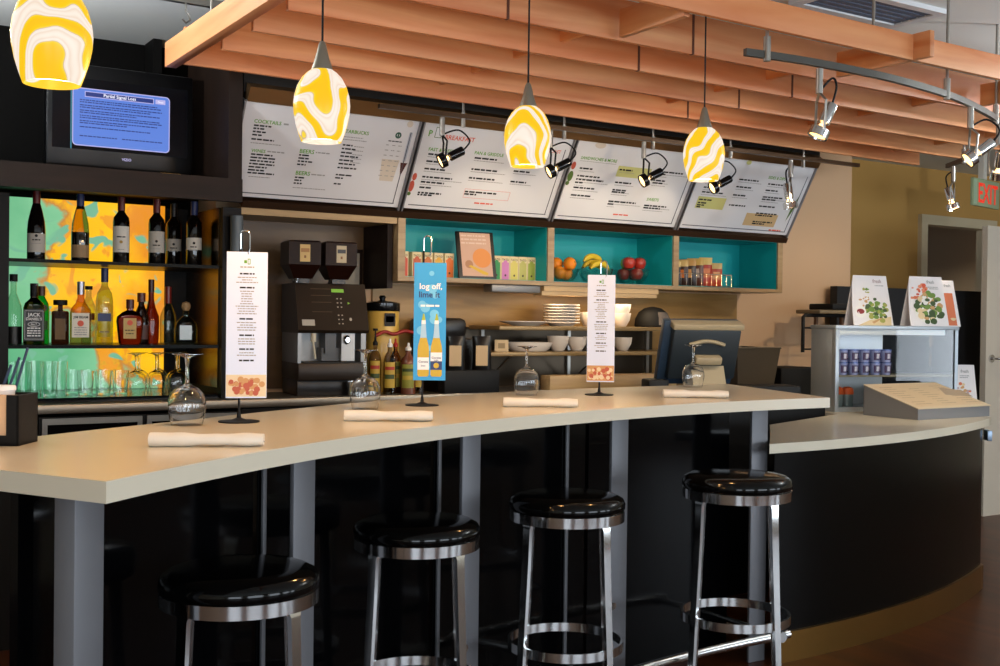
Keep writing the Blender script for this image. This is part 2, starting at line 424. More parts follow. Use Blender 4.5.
# ------------------------------------------------------------------ back counter, bottle cabinet
bc = thing('back_counter', 'dark work counter with a steel front edge along the back wall', 'counter', (0, 0, 0))
m = MB().span((-.6, 4.87, 0), (.86, 5.29, .94)).span((1.72, 4.87, 0), (4.74, 5.28, .94)).span((.86, 5.2, 0), (1.72, 5.29, .94))
m.build('cabinet', BLACKM, bc)
MB().span((-.6, 4.85, .945), (4.745, 5.28, .982), bev=.003).build('steel_worktop', M('worktop_steel', '9a8f80', .35, .9), bc)
fr = thing('undercounter_fridge', 'black undercounter fridge with a silver door frame below the bottle cabinet', 'fridge', (1.29, 4.87, 0))
MB().span((-.42, .0, .05), (.42, .32, .93)).build('body', BLACKM, fr)
for x in (-.21, .21):
    d = MB(); x0, x1 = x - .2, x + .2
    d.span((x0, -.018, .1), (x1, -.002, .12)).span((x0, -.018, .9), (x1, -.002, .925)).span((x0, -.018, .12), (x0 + .02, -.002, .9)).span((x1 - .02, -.018, .12), (x1, -.002, .9))
    d = d.build('door', STEEL, fr)
    MB().span((x0 + .02, -.012, .12), (x1 - .02, -.004, .9)).build('pane', BLACK, d)

cab = thing('bottle_cabinet', 'tall dark cabinet of black shelves with a backlit yellow and green panel', 'cabinet', (0, 0, 0))
NX0, NX1, NY0, NY1 = .62, 1.65, 4.955, 5.47
MB().span((-.6, 4.70, 1.842), (1.655, 4.735, 1.94)).span((-.6, 4.735, 1.906), (1.655, 5.55, 1.94)).build('header_shelf', DWOOD, cab)
MB().span((NX1, 4.94, .984), (1.735, 5.55, 1.84)).build('side_panel', M('cabinet_black', '0a0807', .5, spec=.2), cab)
MB().span((.62, 4.94, .984), (.764, 5.55, 1.84)).build('side_panel', M('cabinet_black', '0a0807', .5, spec=.2), cab)
MB().span((.766, 5.46, .984), (NX1, 5.50, 1.867)).build('back_panel', M('cabinet_black', '0a0807', .5, spec=.2), cab)
MB().span((NX1 - .006, 4.98, 1.03), (NX1 - .001, 5.455, 1.84)).build('mirror_side', M('smoked_mirror', '54432c', .22, 1), cab)
MB().span((.766, 4.955, .984), (NX1 - .008, 5.455, 1.002)).build('cabinet_floor', BLACK, cab)
for z in (1.222, 1.578): MB().span((.767, 4.96, z - .014), (NX1 - .008, 5.44, z)).build('shelf', M('smoked_glass', '060a07', .3, spec=.08), cab)
# backlit art panel: green with drifting yellow and orange leaves
lm = bpy.data.materials.new('backlit_panel'); lm.use_nodes = True; nt = lm.node_tree; b = nt.nodes['Principled BSDF']; L = nt.links
def nd(t, **k):
    n = nt.nodes.new(t)
    for q, v_ in k.items(): setattr(n, q, v_)
    return n
tc = nd('ShaderNodeTexCoord'); sep = nd('ShaderNodeSeparateXYZ'); L.new(tc.outputs['Object'], sep.inputs[0])
n1 = nd('ShaderNodeTexNoise'); n1.inputs['Scale'].default_value = 4.2; n1.inputs['Detail'].default_value = 5; L.new(tc.outputs['Object'], n1.inputs['Vector'])
def mth(op, a, c, d=None):
    n = nd('ShaderNodeMath', operation=op)
    for i, v_ in enumerate((a, c, d)):
        if v_ is None: continue
        if hasattr(v_, 'links'): L.new(v_, n.inputs[i])
        else: n.inputs[i].default_value = v_
    return n.outputs[0]
lowz = mth('MAXIMUM', mth('SUBTRACT', 1.40, sep.outputs['Z']), 0.0)
bx = mth('MULTIPLY_ADD', lowz, 1.15, .95)
dd = mth('SUBTRACT', sep.outputs['X'], bx)
dd = mth('ADD', dd, mth('MULTIPLY', mth('SUBTRACT', n1.outputs['Fac'], .5), .75))
r1 = ramp(nt, [(0, '3f9a6a'), (.44, '79bd8d'), (.47, 'c07c2c'), (.50, 'f0b400'), (.72, 'ffc000'), (.9, 'e08a10')])
dn = mth('MULTIPLY_ADD', dd, .9, .42); L.new(dn, r1.inputs[0])
n2 = nd('ShaderNodeTexNoise'); n2.inputs['Scale'].default_value = 6; n2.inputs['Detail'].default_value = 3; n2.inputs['Distortion'].default_value = 1.2; L.new(tc.outputs['Object'], n2.inputs['Vector'])
r2 = ramp(nt, [(.53, '000000'), (.57, 'ffffff')]); L.new(n2.outputs['Fac'], r2.inputs[0])
n3 = nd('ShaderNodeTexNoise'); n3.inputs['Scale'].default_value = 7; n3.inputs['Distortion'].default_value = .8
mp = nd('ShaderNodeMapping'); mp.inputs['Location'].default_value = (3, 7, 2); L.new(tc.outputs['Object'], mp.inputs[0]); L.new(mp.outputs[0], n3.inputs['Vector'])
r3 = ramp(nt, [(.59, '000000'), (.62, 'ffffff')]); L.new(n3.outputs['Fac'], r3.inputs[0])
mx = nd('ShaderNodeMix', data_type='RGBA'); L.new(r2.outputs[0], mx.inputs[0]); L.new(r1.outputs[0], mx.inputs[6]); mx.inputs[7].default_value = lin('e08a22')
isg = mth('GREATER_THAN', dn, .49); fac = mth('MULTIPLY', r2.outputs[0], isg); fac = mth('MULTIPLY', fac, .75); L.new(fac, mx.inputs[0])
mx2 = nd('ShaderNodeMix', data_type='RGBA'); L.new(r3.outputs[0], mx2.inputs[0]); L.new(mx.outputs[2], mx2.inputs[6]); mx2.inputs[7].default_value = lin('6fae8c')
L.new(mx2.outputs[2], b.inputs['Emission Color']); b.inputs['Emission Strength'].default_value = 1.12; b.inputs['Base Color'].default_value = (0.02, 0.02, 0.02, 1); b.inputs['Roughness'].default_value = .5
MB().span((.766, 5.448, 1.004), (1.535, 5.458, 1.875)).build('backlit_panel', lm, cab)
MB().span((1.595, 4.71, 1.9405), (1.655, 5.30, ZC - .002)).build('upper_post', wood('post_wood', '170e09', '22160f', (20, 20, 2), .5, 0, spec=.2), cab)
MB().span((1.46, 5.40, 1.9405), (1.50, 5.55, ZC - .002)).build('upper_frame', M('frame_black_matte', '080706', .7, spec=.15), cab)

# ------------------------------------------------------------------ television
tv = thing('television', 'black flat television showing a blue signal loss screen on the cabinet top', 'television', (1.222, 5.03, 1.9405))
m = MB().span((-.31, -.025, .035), (.31, .03, .472), bev=.012)
m.build('casing', M('tv_casing', '060607', .3, spec=.25), tv)
m = MB().lathe([(0, 0), (.15, 0), (.15, .008), (.05, .014), (.035, .04), (0, .04)], 32, sx=1.2, sy=.55)
m.build('stand', BLACK, tv)
SCRB = M('screen_blue', '10182c', .3, emit='5a80d8', es=1.0); SCRD = M('screen_navy', '050914', .3, emit='22357c', es=1.0)
SCRL = M('screen_pale', '202020', .3, emit='b9b4e8', es=1.0); SCRK = M('screen_black', '05060a', .2, spec=.2); SCRW = M('screen_white', '202020', .3, emit='f0f0ff', es=1.1); SCRC = M('screen_teal', '101010', .3, emit='2f7f94', es=1.0)
m = MB(); fm = T(0, -.0262, .026) @ FRONT
m.quad(-.285, .085, .285, .385, 3, fm)
m.quad(-.212, .085, -.207, .375, 5, fm, .0001)
def rr(x0, y0, x1, y1, r):
    P = []
    for cx, cy, s0 in ((x1 - r, y1 - r, 0), (x0 + r, y1 - r, 90), (x0 + r, y0 + r, 180), (x1 - r, y0 + r, 270)):
        for i in range(6): P.append((cx + r * cos(radians(s0 + 18 * i)), cy + r * sin(radians(s0 + 18 * i))))
    return P
m.poly(rr(-.205, .10, .205, .345, .018), 2, fm, .0002)
m.poly(rr(-.201, .104, .201, .341, .015), 0, fm, .0004)
m.quad(-.155, .308, .135, .332, 2, fm, .0006); m.quad(-.152, .311, .132, .329, 1, fm, .0008)
m.text('Partial Signal Loss', -.01, .3145, w=.135, m=4, mat=fm, z=.001, align='C')
m.quad(.142, .310, .185, .330, 2, fm, .0006); m.text('Close', .1635, .316, w=.024, m=4, mat=fm, z=.001, align='C')
for i, (y, x1) in enumerate([(.292, .15), (.283, .165), (.270, .17), (.261, .12), (.248, .165), (.239, .06), (.226, .16), (.217, .17), (.204, .15), (.195, .02), (.178, .12), (.140, -.02), (.140, .175)]):
    m.greek(-.175 if i != 12 else .0, x1, y, .0045, 1, fm, .0007)
m.text('VIZIO', .02, .05, h=.011, m=2, mat=fm, z=.0008, align='C')
m.build('screen', [SCRB, SCRD, SCRL, SCRK, SCRW, SCRC], tv, smooth=None)
p = thing('yellow_note', 'small yellow slip lying on the cabinet top in front of the television', 'note', (1.36, 4.76, 1.9405))
MB().box((0, 0, .003), (.085, .03, .006), bev=.001).build('slip', M('yellow_card', 'c89a3a', .6), p)

# ------------------------------------------------------------------ menu boards
BO = Vector((0, 4.95, 1.885)); BV = Vector((0, -.23, .40)).normalized(); BN = Vector((1, 0, 0)).cross(BV)
BMAT = Matrix(((1, 0, 0, 0), (0, BV.y, BN.y, BO.y), (0, BV.z, BN.z, BO.z), (0, 0, 0, 1)))
CARD = M('menu_card', 'd9d7d8', .42); EDGE = M('board_edge', '8f8d90', .35, .6); YG = M('pale_green_print', 'c3c07a', .6); ORP = M('pale_orange_print', 'c9a878', .6)
PTAN = M('tan_print', 'cdbfae', .6); PRED = M('red_food_print', 'b8503c', .6); PGRN = M('green_food_print', '4f6a2c', .6); LOGO = M('logo_green', '1f4f3c', .6); BRN = M('brown_print', '4a2018', .6); PBLU = M('grey_blue_print', 'aab0bc', .6)
MM = [CARD, INK, GREY, GREEN, RED, YG, ORP, PTAN, PRED, PGRN, LOGO, BRN, PBLU]
BM_ = M('frame_line', '55555c', .4, .5)
def board(x0, x1, label):
    t = thing('menu_board', label, 'menu board', (0, 0, 0), 0, 'menu boards over the back counter')
    m0 = MB().span((x0, .012, -.016), (x1, .458, .004), mat=BMAT)
    e = MB()
    for a, b in ((x0 - .004, x0 + .004), (x1 - .004, x1 + .004)): e.span((a, .0, -.03), (b, .462, .016), mat=BMAT)
    e.span((x0 + .03, .03, .004), (x1 - .03, .034, .0055), 1, mat=BMAT).span((x1 - .036, .034, .004), (x1 - .032, .40, .0055), 1, mat=BMAT)
    e.build('edge_frame', [EDGE, BM_], t)
    return t, m0
def fin(m, t): m.build('panel', MM, t, smooth=None)
Z = .0048
t, m = board(1.668, 2.525, 'white menu board headed cocktails and wines, first beside the television')
def lines(x, L_, h=.0075, c=1):
    for y, w in L_: m.greek(x, x + w, y - h / 2, h, c, BMAT, Z)
m.text('COCKTAILS', 1.726, .366, w=.125, m=3, mat=BMAT, z=Z); m.greek(1.862, 1.885, .369, .008, 2, BMAT, Z)
lines(1.728, [(.354, .08), (.340, .05), (.325, .06), (.310, .05), (.290, .105)]); lines(1.728, [(.272, .14)], .004, 2)
m.text('WINES', 1.738, .229, w=.066, m=3, mat=BMAT, z=Z); lines(1.812, [(.238, .08)], .006, 2)
lines(1.74, [(.219, .10), (.204, .12), (.189, .115), (.174, .118), (.159, .085), (.144, .075), (.130, .125)]); lines(1.748, [(.112, .1)], .004, 2)
m.text('BEERS', 1.963, .246, w=.07, m=3, mat=BMAT, z=Z); lines(2.04, [(.255, .07)], .006, 2)
lines(1.963, [(.236, .055), (.221, .05), (.206, .07), (.190, .042)])
m.text('BEERS', 1.966, .139, w=.07, m=3, mat=BMAT, z=Z); lines(2.042, [(.146, .07)], .006, 2)
lines(1.966, [(.126, .045), (.112, .035), (.097, .04)]); lines(1.966, [(.075, .16)], .004, 2)
m.text('STARBUCKS', 2.150, .364, w=.128, m=3, mat=BMAT, z=Z); lines(2.155, [(.345, .1), (.332, .12)], .004, 2)
lines(2.162, [(.305, .05), (.287, .07), (.268, .06), (.25, .09), (.230, .07), (.212, .085), (.192, .10), (.156, .085), (.140, .04), (.110, .04)])
for y in (.3, .28, .26, .24, .22): m.greek(2.22, 2.27, y, .004, 2, BMAT, Z)
m.disc(2.429, .379, .016, 10, BMAT, Z); m.disc(2.429, .379, .008, 0, BMAT, Z + .0003); m.poly([(2.424, .372), (2.434, .372), (2.4325, .387), (2.429, .392), (2.4255, .387)], 10, BMAT, Z + .0006)
m.greek(2.385, 2.455, .345, .005, 1, BMAT, Z)
m.poly([(2.375, .255), (2.468, .255), (2.458, .145), (2.388, .145)], 7, BMAT, Z)
for r_ in range(7):
    for c_ in range(3): m.greek(2.378 + c_ * .032, 2.378 + c_ * .032 + .018, .325 - r_ * .026, .004, 2, BMAT, Z + .0003)
m.poly([(2.476, .245), (2.512, .245), (2.490, .172)], 11, BMAT, Z); m.quad(2.484, .25, 2.50, .40, 12, BMAT, Z); m.disc(2.475, .440, .016, 7, BMAT, Z)
fin(m, t)
t, m = board(2.545, 3.42, 'white menu board headed fast and fresh beside a small square logo')
m.text('P', 2.584, .393, h=.03, m=3, mat=BMAT, z=Z)
for q in ((2.618, .388, 2.654, .391), (2.618, .439, 2.654, .442), (2.618, .388, 2.621, .442), (2.651, .388, 2.654, .442)): m.quad(*q, 9, BMAT, Z)
m.text('BREAKFAST', 2.678, .386, w=.165, m=4, mat=BMAT, z=Z); m.text('FAST & FRESH', 2.606, .320, w=.142, m=3, mat=BMAT, z=Z); m.text('PAN & GRIDDLE', 2.862, .326, w=.168, m=3, mat=BMAT, z=Z); m.text('TOAST', 3.285, .376, w=.078, m=4, mat=BMAT, z=Z)
for x, L_ in ((2.61, [(.303, .11), (.266, .083), (.227, .115), (.184, .168), (.157, .13), (.128, .073), (.10, .13), (.089, .08)]), (2.869, [(.307, .13), (.247, .15), (.2, .15), (.125, .19), (.112, .07)]), (3.115, [(.31, .12), (.258, .105), (.2, .096)])):
    lines(x, L_, .009); lines(x, [(y - .014, w * 1.35) for y, w in L_ if y > .13], .0035, 2)
for q in ((2.866, .092, 3.135, .0935), (2.866, .139, 3.135, .1405), (2.866, .092, 2.8675, .14), (3.1335, .092, 3.135, .14)): m.quad(*q, 4, BMAT, Z)
m.greek(2.941, 3.055, .063, .008, 4, BMAT, Z); m.disc(3.02, .445, .03, 7, BMAT, Z, ry=.016)
m.disc(2.566, .13, .014, 8, BMAT, Z, ry=.03); m.disc(2.57, .18, .012, 8, BMAT, Z, ry=.02); m.disc(2.563, .09, .01, 9, BMAT, Z)
fin(m, t)
t, m = board(3.44, 4.295, 'white menu board headed sandwiches with a pale green box in its middle')
m.text('SANDWICHES & MORE', 3.497, .360, w=.237, m=3, mat=BMAT, z=Z); m.greek(3.497, 3.735, .349, .0025, 2, BMAT, Z)
m.quad(3.757, .283, 3.985, .345, 5, BMAT, Z)
for x, L_ in ((3.51, [(.31, .083), (.267, .15), (.247, .18), (.229, .05), (.2, .138), (.156, .134)]), (3.768, [(.324, .09), (.25, .11), (.206, .1), (.194, .09), (.138, .19), (.122, .04)]), (4.02, [(.336, .19), (.322, .07), (.283, .09), (.268, .08), (.131, .16), (.117, .12)])):
    for y, w in L_: m.greek(x, x + w, y - .0045, .009, 1, BMAT, Z + .0003)
    lines(x, [(y - .016, w * 1.2) for y, w in L_], .0035, 2)
m.text('SWEETS', 4.024, .160, w=.085, m=3, mat=BMAT, z=Z); m.greek(3.83, 3.939, .059, .008, 4, BMAT, Z); m.disc(3.595, .446, .035, 7, BMAT, Z, ry=.018)
m.disc(3.468, .26, .016, 9, BMAT, Z, ry=.03); m.disc(3.467, .32, .014, 8, BMAT, Z, ry=.022); m.disc(3.463, .22, .012, 9, BMAT, Z)
fin(m, t)
t, m = board(4.315, 5.20, 'white menu board furthest from the television, with green and orange boxes')
m.quad(4.385, .142, 4.60, .215, 5, BMAT, Z); m.quad(4.80, .058, 5.06, .138, 6, BMAT, Z)
m.text('SIDES & DIPS', 4.855, .362, w=.14, m=3, mat=BMAT, z=Z)
for x, L_ in ((4.395, [(.31, .12), (.272, .06), (.243, .16), (.196, .1), (.176, .07), (.162, .06), (.15, .03)]), (4.635, [(.34, .155), (.294, .118), (.242, .1), (.178, .13)]), (4.872, [(.33, .135), (.29, .1), (.247, .165), (.232, .12), (.187, .13), (.141, .17), (.128, .14), (.086, .16), (.073, .1)])):
    for y, w in L_: m.greek(x, x + w, y - .0045, .009, 1, BMAT, Z + .0003)
    lines(x, [(y - .016, w * 1.2) for y, w in L_ if y > .2], .0035, 2)
m.greek(5.03, 5.13, .034, .009, 4, BMAT, Z); m.poly([(5.14, .19), (5.17, .3), (5.16, .17), (5.135, .1)], 9, BMAT, Z); m.disc(4.66, .446, .02, 5, BMAT, Z, ry=.014)
fin(m, t)
rails = thing('board_rail', 'long bronze rail running along the foot and head of the menu boards', 'rail', (0, 0, 0))
MB().span((1.74, -.034, -.03), (5.205, -.001, .022), mat=BMAT).build('bottom_rail', M('dark_bronze', '4a3424', .4, .7), rails)
MB().span((1.675, .464, -.03), (5.205, .53, .02), mat=BMAT).build('top_rail', BRONZE, rails)

# ------------------------------------------------------------------ wall cubbies
cub = thing('wall_cubby', 'wall unit of three teal lined open cubbies with pale wood edges under the menu boards', 'shelf unit', (0, 0, 0))
CX = [2.553, 3.445, 4.320, 5.158]; CZ0, CZ1, CY0, CY1 = 1.537, 1.868, 4.95, 5.288
frw = wood('cubby_edge_wood', '8c6f4c', 'a58a62', (3, 30, 30), .4, .05)
m = MB()
m.span((CX[0] - .02, CY0, CZ0), (CX[3] + .02, CY1, CZ0 + .022)).span((CX[0] - .02, CY0, CZ1 - .022), (CX[3] + .02, CY1, CZ1))
for x in CX: m.span((x - .02, CY0, CZ0 + .022), (x + .02, CY1, CZ1 - .022))
m.build('frame', frw, cub)
for a, b in zip(CX, CX[1:]):
    a += .0202; b -= .0202; g = MB()
    g.span((a, CY0 + .012, CZ0 + .0222), (a + .002, CY1 - .004, CZ1 - .0222)).span((b - .002, CY0 + .012, CZ0 + .0222), (b, CY1 - .004, CZ1 - .0222))
    g.span((a, CY1 - .008, CZ0 + .0222), (b, CY1 - .004, CZ1 - .0222)).span((a, CY0 + .012, CZ0 + .0222), (b, CY1 - .008, CZ0 + .024)).span((a, CY0 + .012, CZ1 - .024), (b, CY1 - .008, CZ1 - .0222))
    g.build('teal_lining', TEAL, cub)
# hood over the coffee corner: pale lit strip and divider
hd = thing('coffee_alcove', 'dark wood alcove frame around the coffee machine', 'alcove', (0, 0, 0))
MB().span((1.74, 4.955, 1.815), (2.528, 5.29, 1.848)).build('top_strip', wood('alcove_wood', '9a7a4e', 'b59560', (3, 30, 30), .4, 0), hd)
MB().span((2.50, 5.0, 1.50), (2.53, 5.29, 1.834)).build('divider', DWOOD, hd)
MB().span((1.737, 5.27, 1.0), (2.498, 5.296, 1.83)).build('back_panel', wood('alcove_back', '4a3620', '5c4528', (2, 2, 12), .4, 0), hd)
# under-shelf lamps
u = thing('shelf_lamp', 'pale wooden light bar fixed under the middle teal cubby', 'light bar', (0, 0, 0))
MB().span((3.41, 4.96, 1.508), (4.2, 5.05, 1.536)).build('body', LWOOD, u)
MB().span((3.40, 4.965, 1.485), (4.19, 5.045, 1.507)).build('cover', LWOOD, u)
u = thing('shelf_lamp', 'grey metal light bar fixed under the right end of the tea cubby', 'light bar', (0, 0, 0))
MB().span((3.09, 4.97, 1.495), (3.395, 5.06, 1.536), bev=.006).build('body', M('lamp_grey', '7c7a78', .4, .5), u)
# ------------------------------------------------------------------ wooden trellis under the ceiling
tr = thing('ceiling_trellis', 'hanging trellis of pale red wood joists and cross beams under the ceiling', 'trellis', (0, 0, 0))
JW = wood('fir_wood', 'c06a34', 'e2a472', (.7, 9, 9), .5, .25)
JX0, JX1 = 1.335, 5.80
for y in (2.65, 3.065, 3.385, 3.70, 4.02, 4.335):
    x0 = JX0 if y < 4.3 else 1.292
    MB().span((0, 0, 2.32), (JX1 - x0, .02, 2.412 if y < 3 else 2.463), bev=.001).build('joist', JW, tr, (x0, y, 0), .024)
CW = wood('fir_wood_cross', 'c06a34', 'e2a472', (9, .7, 9), .5, .25)
for i, (x, y0, y1) in enumerate([(1.335, 1.2, 4.44), (2.40, 2.73, 3.06), (3.48, 2.63, 3.06), (4.45, 2.75, 3.1), (5.5, 2.76, 3.1), (2.40, 3.13, 4.33), (3.48, 3.15, 4.34), (4.45, 3.16, 4.36), (5.5, 3.18, 4.4)]):
    x0, x1 = (1.245, 1.29) if i == 0 else (x, x + .024)
    MB().span((x0, y0, 2.3202 if i < 5 else 2.375), (x1, y1, 2.415 if i < 5 else 2.46), bev=.0015).build('cross_beam', CW, tr)
for x, ya, yb in ((1.957, 3.065, 0), (2.765, 3.065, 0), (2.775, 3.385, 0), (3.635, 3.385, 0), (3.63, 3.70, 0), (3.61, 4.02, 0)):
    ya += .024 * (x - 1.33) + .012; MB().span((x, ya - .014, 2.3195), (x + .01, ya + .003, 2.4635)).build('joint_seam', M('seam_dark', '5a2f1a', .7), tr)
for x, y in ((1.32, 2.9), (1.32, 4.1), (3.5, 2.9), (3.5, 4.1), (5.52, 3.0), (5.52, 4.2)):
    MB().tube([(x, y, 2.41), (x, y, ZC)], .006, 8).build('hanger_rod', STEEL, tr)

# ------------------------------------------------------------------ pendant lamps
def shade_mat():
    m = M('swirl_glass', '0c0905', .3, spec=.2); nt = m.node_tree; b = nt.nodes['Principled BSDF']; L = nt.links
    tc = nt.nodes.new('ShaderNodeTexCoord'); oi = nt.nodes.new('ShaderNodeObjectInfo')
    mul = nt.nodes.new('ShaderNodeMath'); mul.operation = 'MULTIPLY'; mul.inputs[1].default_value = 9
    ad = nt.nodes.new('ShaderNodeVectorMath'); ad.operation = 'ADD'
    L.new(oi.outputs['Random'], mul.inputs[0]); L.new(tc.outputs['Object'], ad.inputs[0]); L.new(mul.outputs[0], ad.inputs[1])
    w = nt.nodes.new('ShaderNodeTexWave'); w.inputs['Scale'].default_value = 6.2; w.inputs['Distortion'].default_value = 9.5; w.inputs['Detail'].default_value = .8; w.inputs['Detail Scale'].default_value = 1.6; w.bands_direction = 'DIAGONAL'
    L.new(ad.outputs[0], w.inputs['Vector'])
    r = ramp(nt, [(.0, 'ffc820'), (.30, 'ffd018'), (.46, 'ffdc48'), (.50, 'c8b090'), (.55, 'fbe6d2'), (.72, 'fff4e6'), (.86, 'f6e0cc'), (1, 'fff2e2')])
    L.new(w.outputs['Fac'], r.inputs[0]); L.new(r.outputs[0], b.inputs['Emission Color']); b.inputs['Emission Strength'].default_value = 1.0
    return m
SHADE = shade_mat()
NICK = M('brushed_nickel', 'a09a8c', .35, .9)
pend = thing('pendant_lamp', 'x', 'pendant lamp', (0, 0, 0), 0, 'swirled glass pendant lamps over the bar')
prof = [(.049, 0), (.0555, .018), (.063, .042), (.068, .068), (.0695, .09), (.067, .112), (.060, .136), (.049, .156), (.036, .169), (.026, .176)]
inn = [(r - .003, z) for r, z in prof]
MB().lathe(prof + inn[::-1] + [prof[0]], 48).build('glass_shade', SHADE, pend)
MB().lathe([(0, .246), (.005, .246), (.009, .239), (.017, .205), (.0265, .1775), (.027, .172), (0, .172)], 32).build('cone_cap', NICK, pend)
o_ = MB().lathe([(0, .07), (.016, .08), (.022, .10), (.016, .125), (.012, .14), (0, .14)], 20).build('bulb', M('bulb_glow', 'ffffff', .5, emit='ffe2b0', es=6), pend)
def cordmb(zb, zt): return MB().tube([(0, 0, zb), (0, 0, zt)], .0028, 8)
pl = [(.373, 1.997, 1.733, .93, 'yellow swirled glass pendant lamp hanging in front of the television, largest of the four'),
      (1.110, 2.588, 1.782, 1.0, 'yellow swirled glass pendant lamp hanging in front of the cocktails menu board'),
      (1.845, 2.780, 1.803, 1.0, 'yellow swirled glass pendant lamp hanging in front of the second menu board'),
      (2.524, 2.764, 1.812, .97, 'yellow swirled glass pendant lamp nearest the low counter, between the last two menu boards')]
src = [pend]
for i in range(3): src.append(dup(pend, (0, 0, 0)))
for o, (x, y, z, s_, lab) in zip(src, pl):
    o.location = (x, y, z); o.scale = (s_,) * 3; o['label'] = lab; o.rotation_euler = (0, 0, x * 3)
    cordmb(.24, (ZC - z) / s_ - .02).build('cord', BLACKM, o)
    MB().lathe([(0, 0), (.045, 0), (.045, -.012), (.02, -.022), (0, -.022)], 24).build('ceiling_rose', NICK, o, (0, 0, (ZC - z) / s_ - .001))
    ld = bpy.data.lights.new('pendant_light', 'POINT'); ld.energy = 10; ld.color = (1, .52, .17); ld.shadow_soft_size = .03
    lo_ = bpy.data.objects.new('pendant_light', ld); COL.objects.link(lo_); lo_.location = (x, y, z - .015)

# ------------------------------------------------------------------ track lights
TRACKM = M('track_grey', '55534e', .4, .7)
def smooth_pts(P, k=6):
    out = []
    P = [Vector(p) for p in P]
    for i in range(len(P) - 1):
        p0, p1, p2, p3 = P[max(i - 1, 0)], P[i], P[i + 1], P[min(i + 2, len(P) - 1)]
        for j in range(k):
            t = j / k
            out.append(.5 * ((2 * p1) + (p2 - p0) * t + (2 * p0 - 5 * p1 + 4 * p2 - p3) * t * t + (3 * p1 - p0 - 3 * p2 + p3) * t ** 3))
    return out + [P[-1]]
track = thing('light_track', 'curved dark metal light track hanging below the trellis over the low counter', 'light track', (0, 0, 0))
TK = 1.06; TZ = CAMH + .85 * TK
tp = smooth_pts([(x * TK, y * TK, TZ) for x, y in ((2.54, 2.60), (2.76, 2.578), (3.01, 2.576), (3.26, 2.592), (3.61, 2.65), (3.9, 2.735), (4.18, 2.84), (4.42, 2.965), (4.607, 3.105), (4.836, 3.337), (5.076, 3.616), (5.225, 3.83))])
m = MB(); vs = []; fs = []
for i, p in enumerate(tp):
    t = (tp[min(i + 1, len(tp) - 1)] - tp[max(i - 1, 0)]).normalized(); nn = Vector((-t.y, t.x, 0)) * .009
    for q in (p - nn + Vector((0, 0, -.012)), p + nn + Vector((0, 0, -.012)), p + nn + Vector((0, 0, .012)), p - nn + Vector((0, 0, .012))): vs.append(q)
for i in range(len(tp) - 1):
    for j in range(4): fs.append((4 * i + j, 4 * i + (j + 1) % 4, 4 * i + 4 + (j + 1) % 4, 4 * i + 4 + j))
fs += [(0, 1, 2, 3), tuple(range(len(vs) - 4, len(vs)))]
m.faces(vs, fs); m.build('rail', TRACKM, track)
def stem(par, x, y, z, zt):
    MB().tube([(x, y, z + .004), (x, y, zt)], .006, 10).tube([(x, y, z - .022), (x, y, z + .06)], .0125, 14).build('stem', STEEL, par)
for x, y, zt in ((2.62, 2.585, ZC), (3.60, 2.645, ZC), (4.19, 2.845, ZC), (5.10, 3.64, ZC)): stem(track, x * TK, y * TK, TZ, zt)
MB().lathe([(0, 2.60), (.04, 2.60), (.04, 2.585), (0, 2.585)], 20, mat=T(3.60 * TK, 2.645 * TK, .045)).build('canopy', BLACKM, track)
rod = thing('light_track', 'straight dark metal light track above the menu boards', 'light track', (0, 0, 0))
MB().span((2.2, 4.488, 2.274), (5.32, 4.512, 2.294)).build('rail', M('track_brown', '4c3826', .4, .7), rod)
for x in (2.63, 3.20, 3.76, 4.30, 4.86): MB().tube([(x, 4.5, 2.27), (x, 4.5, ZC)], .006, 10).tube([(x, 4.5, 2.235), (x, 4.5, 2.30)], .011, 12).build('stem', STEEL, rod)

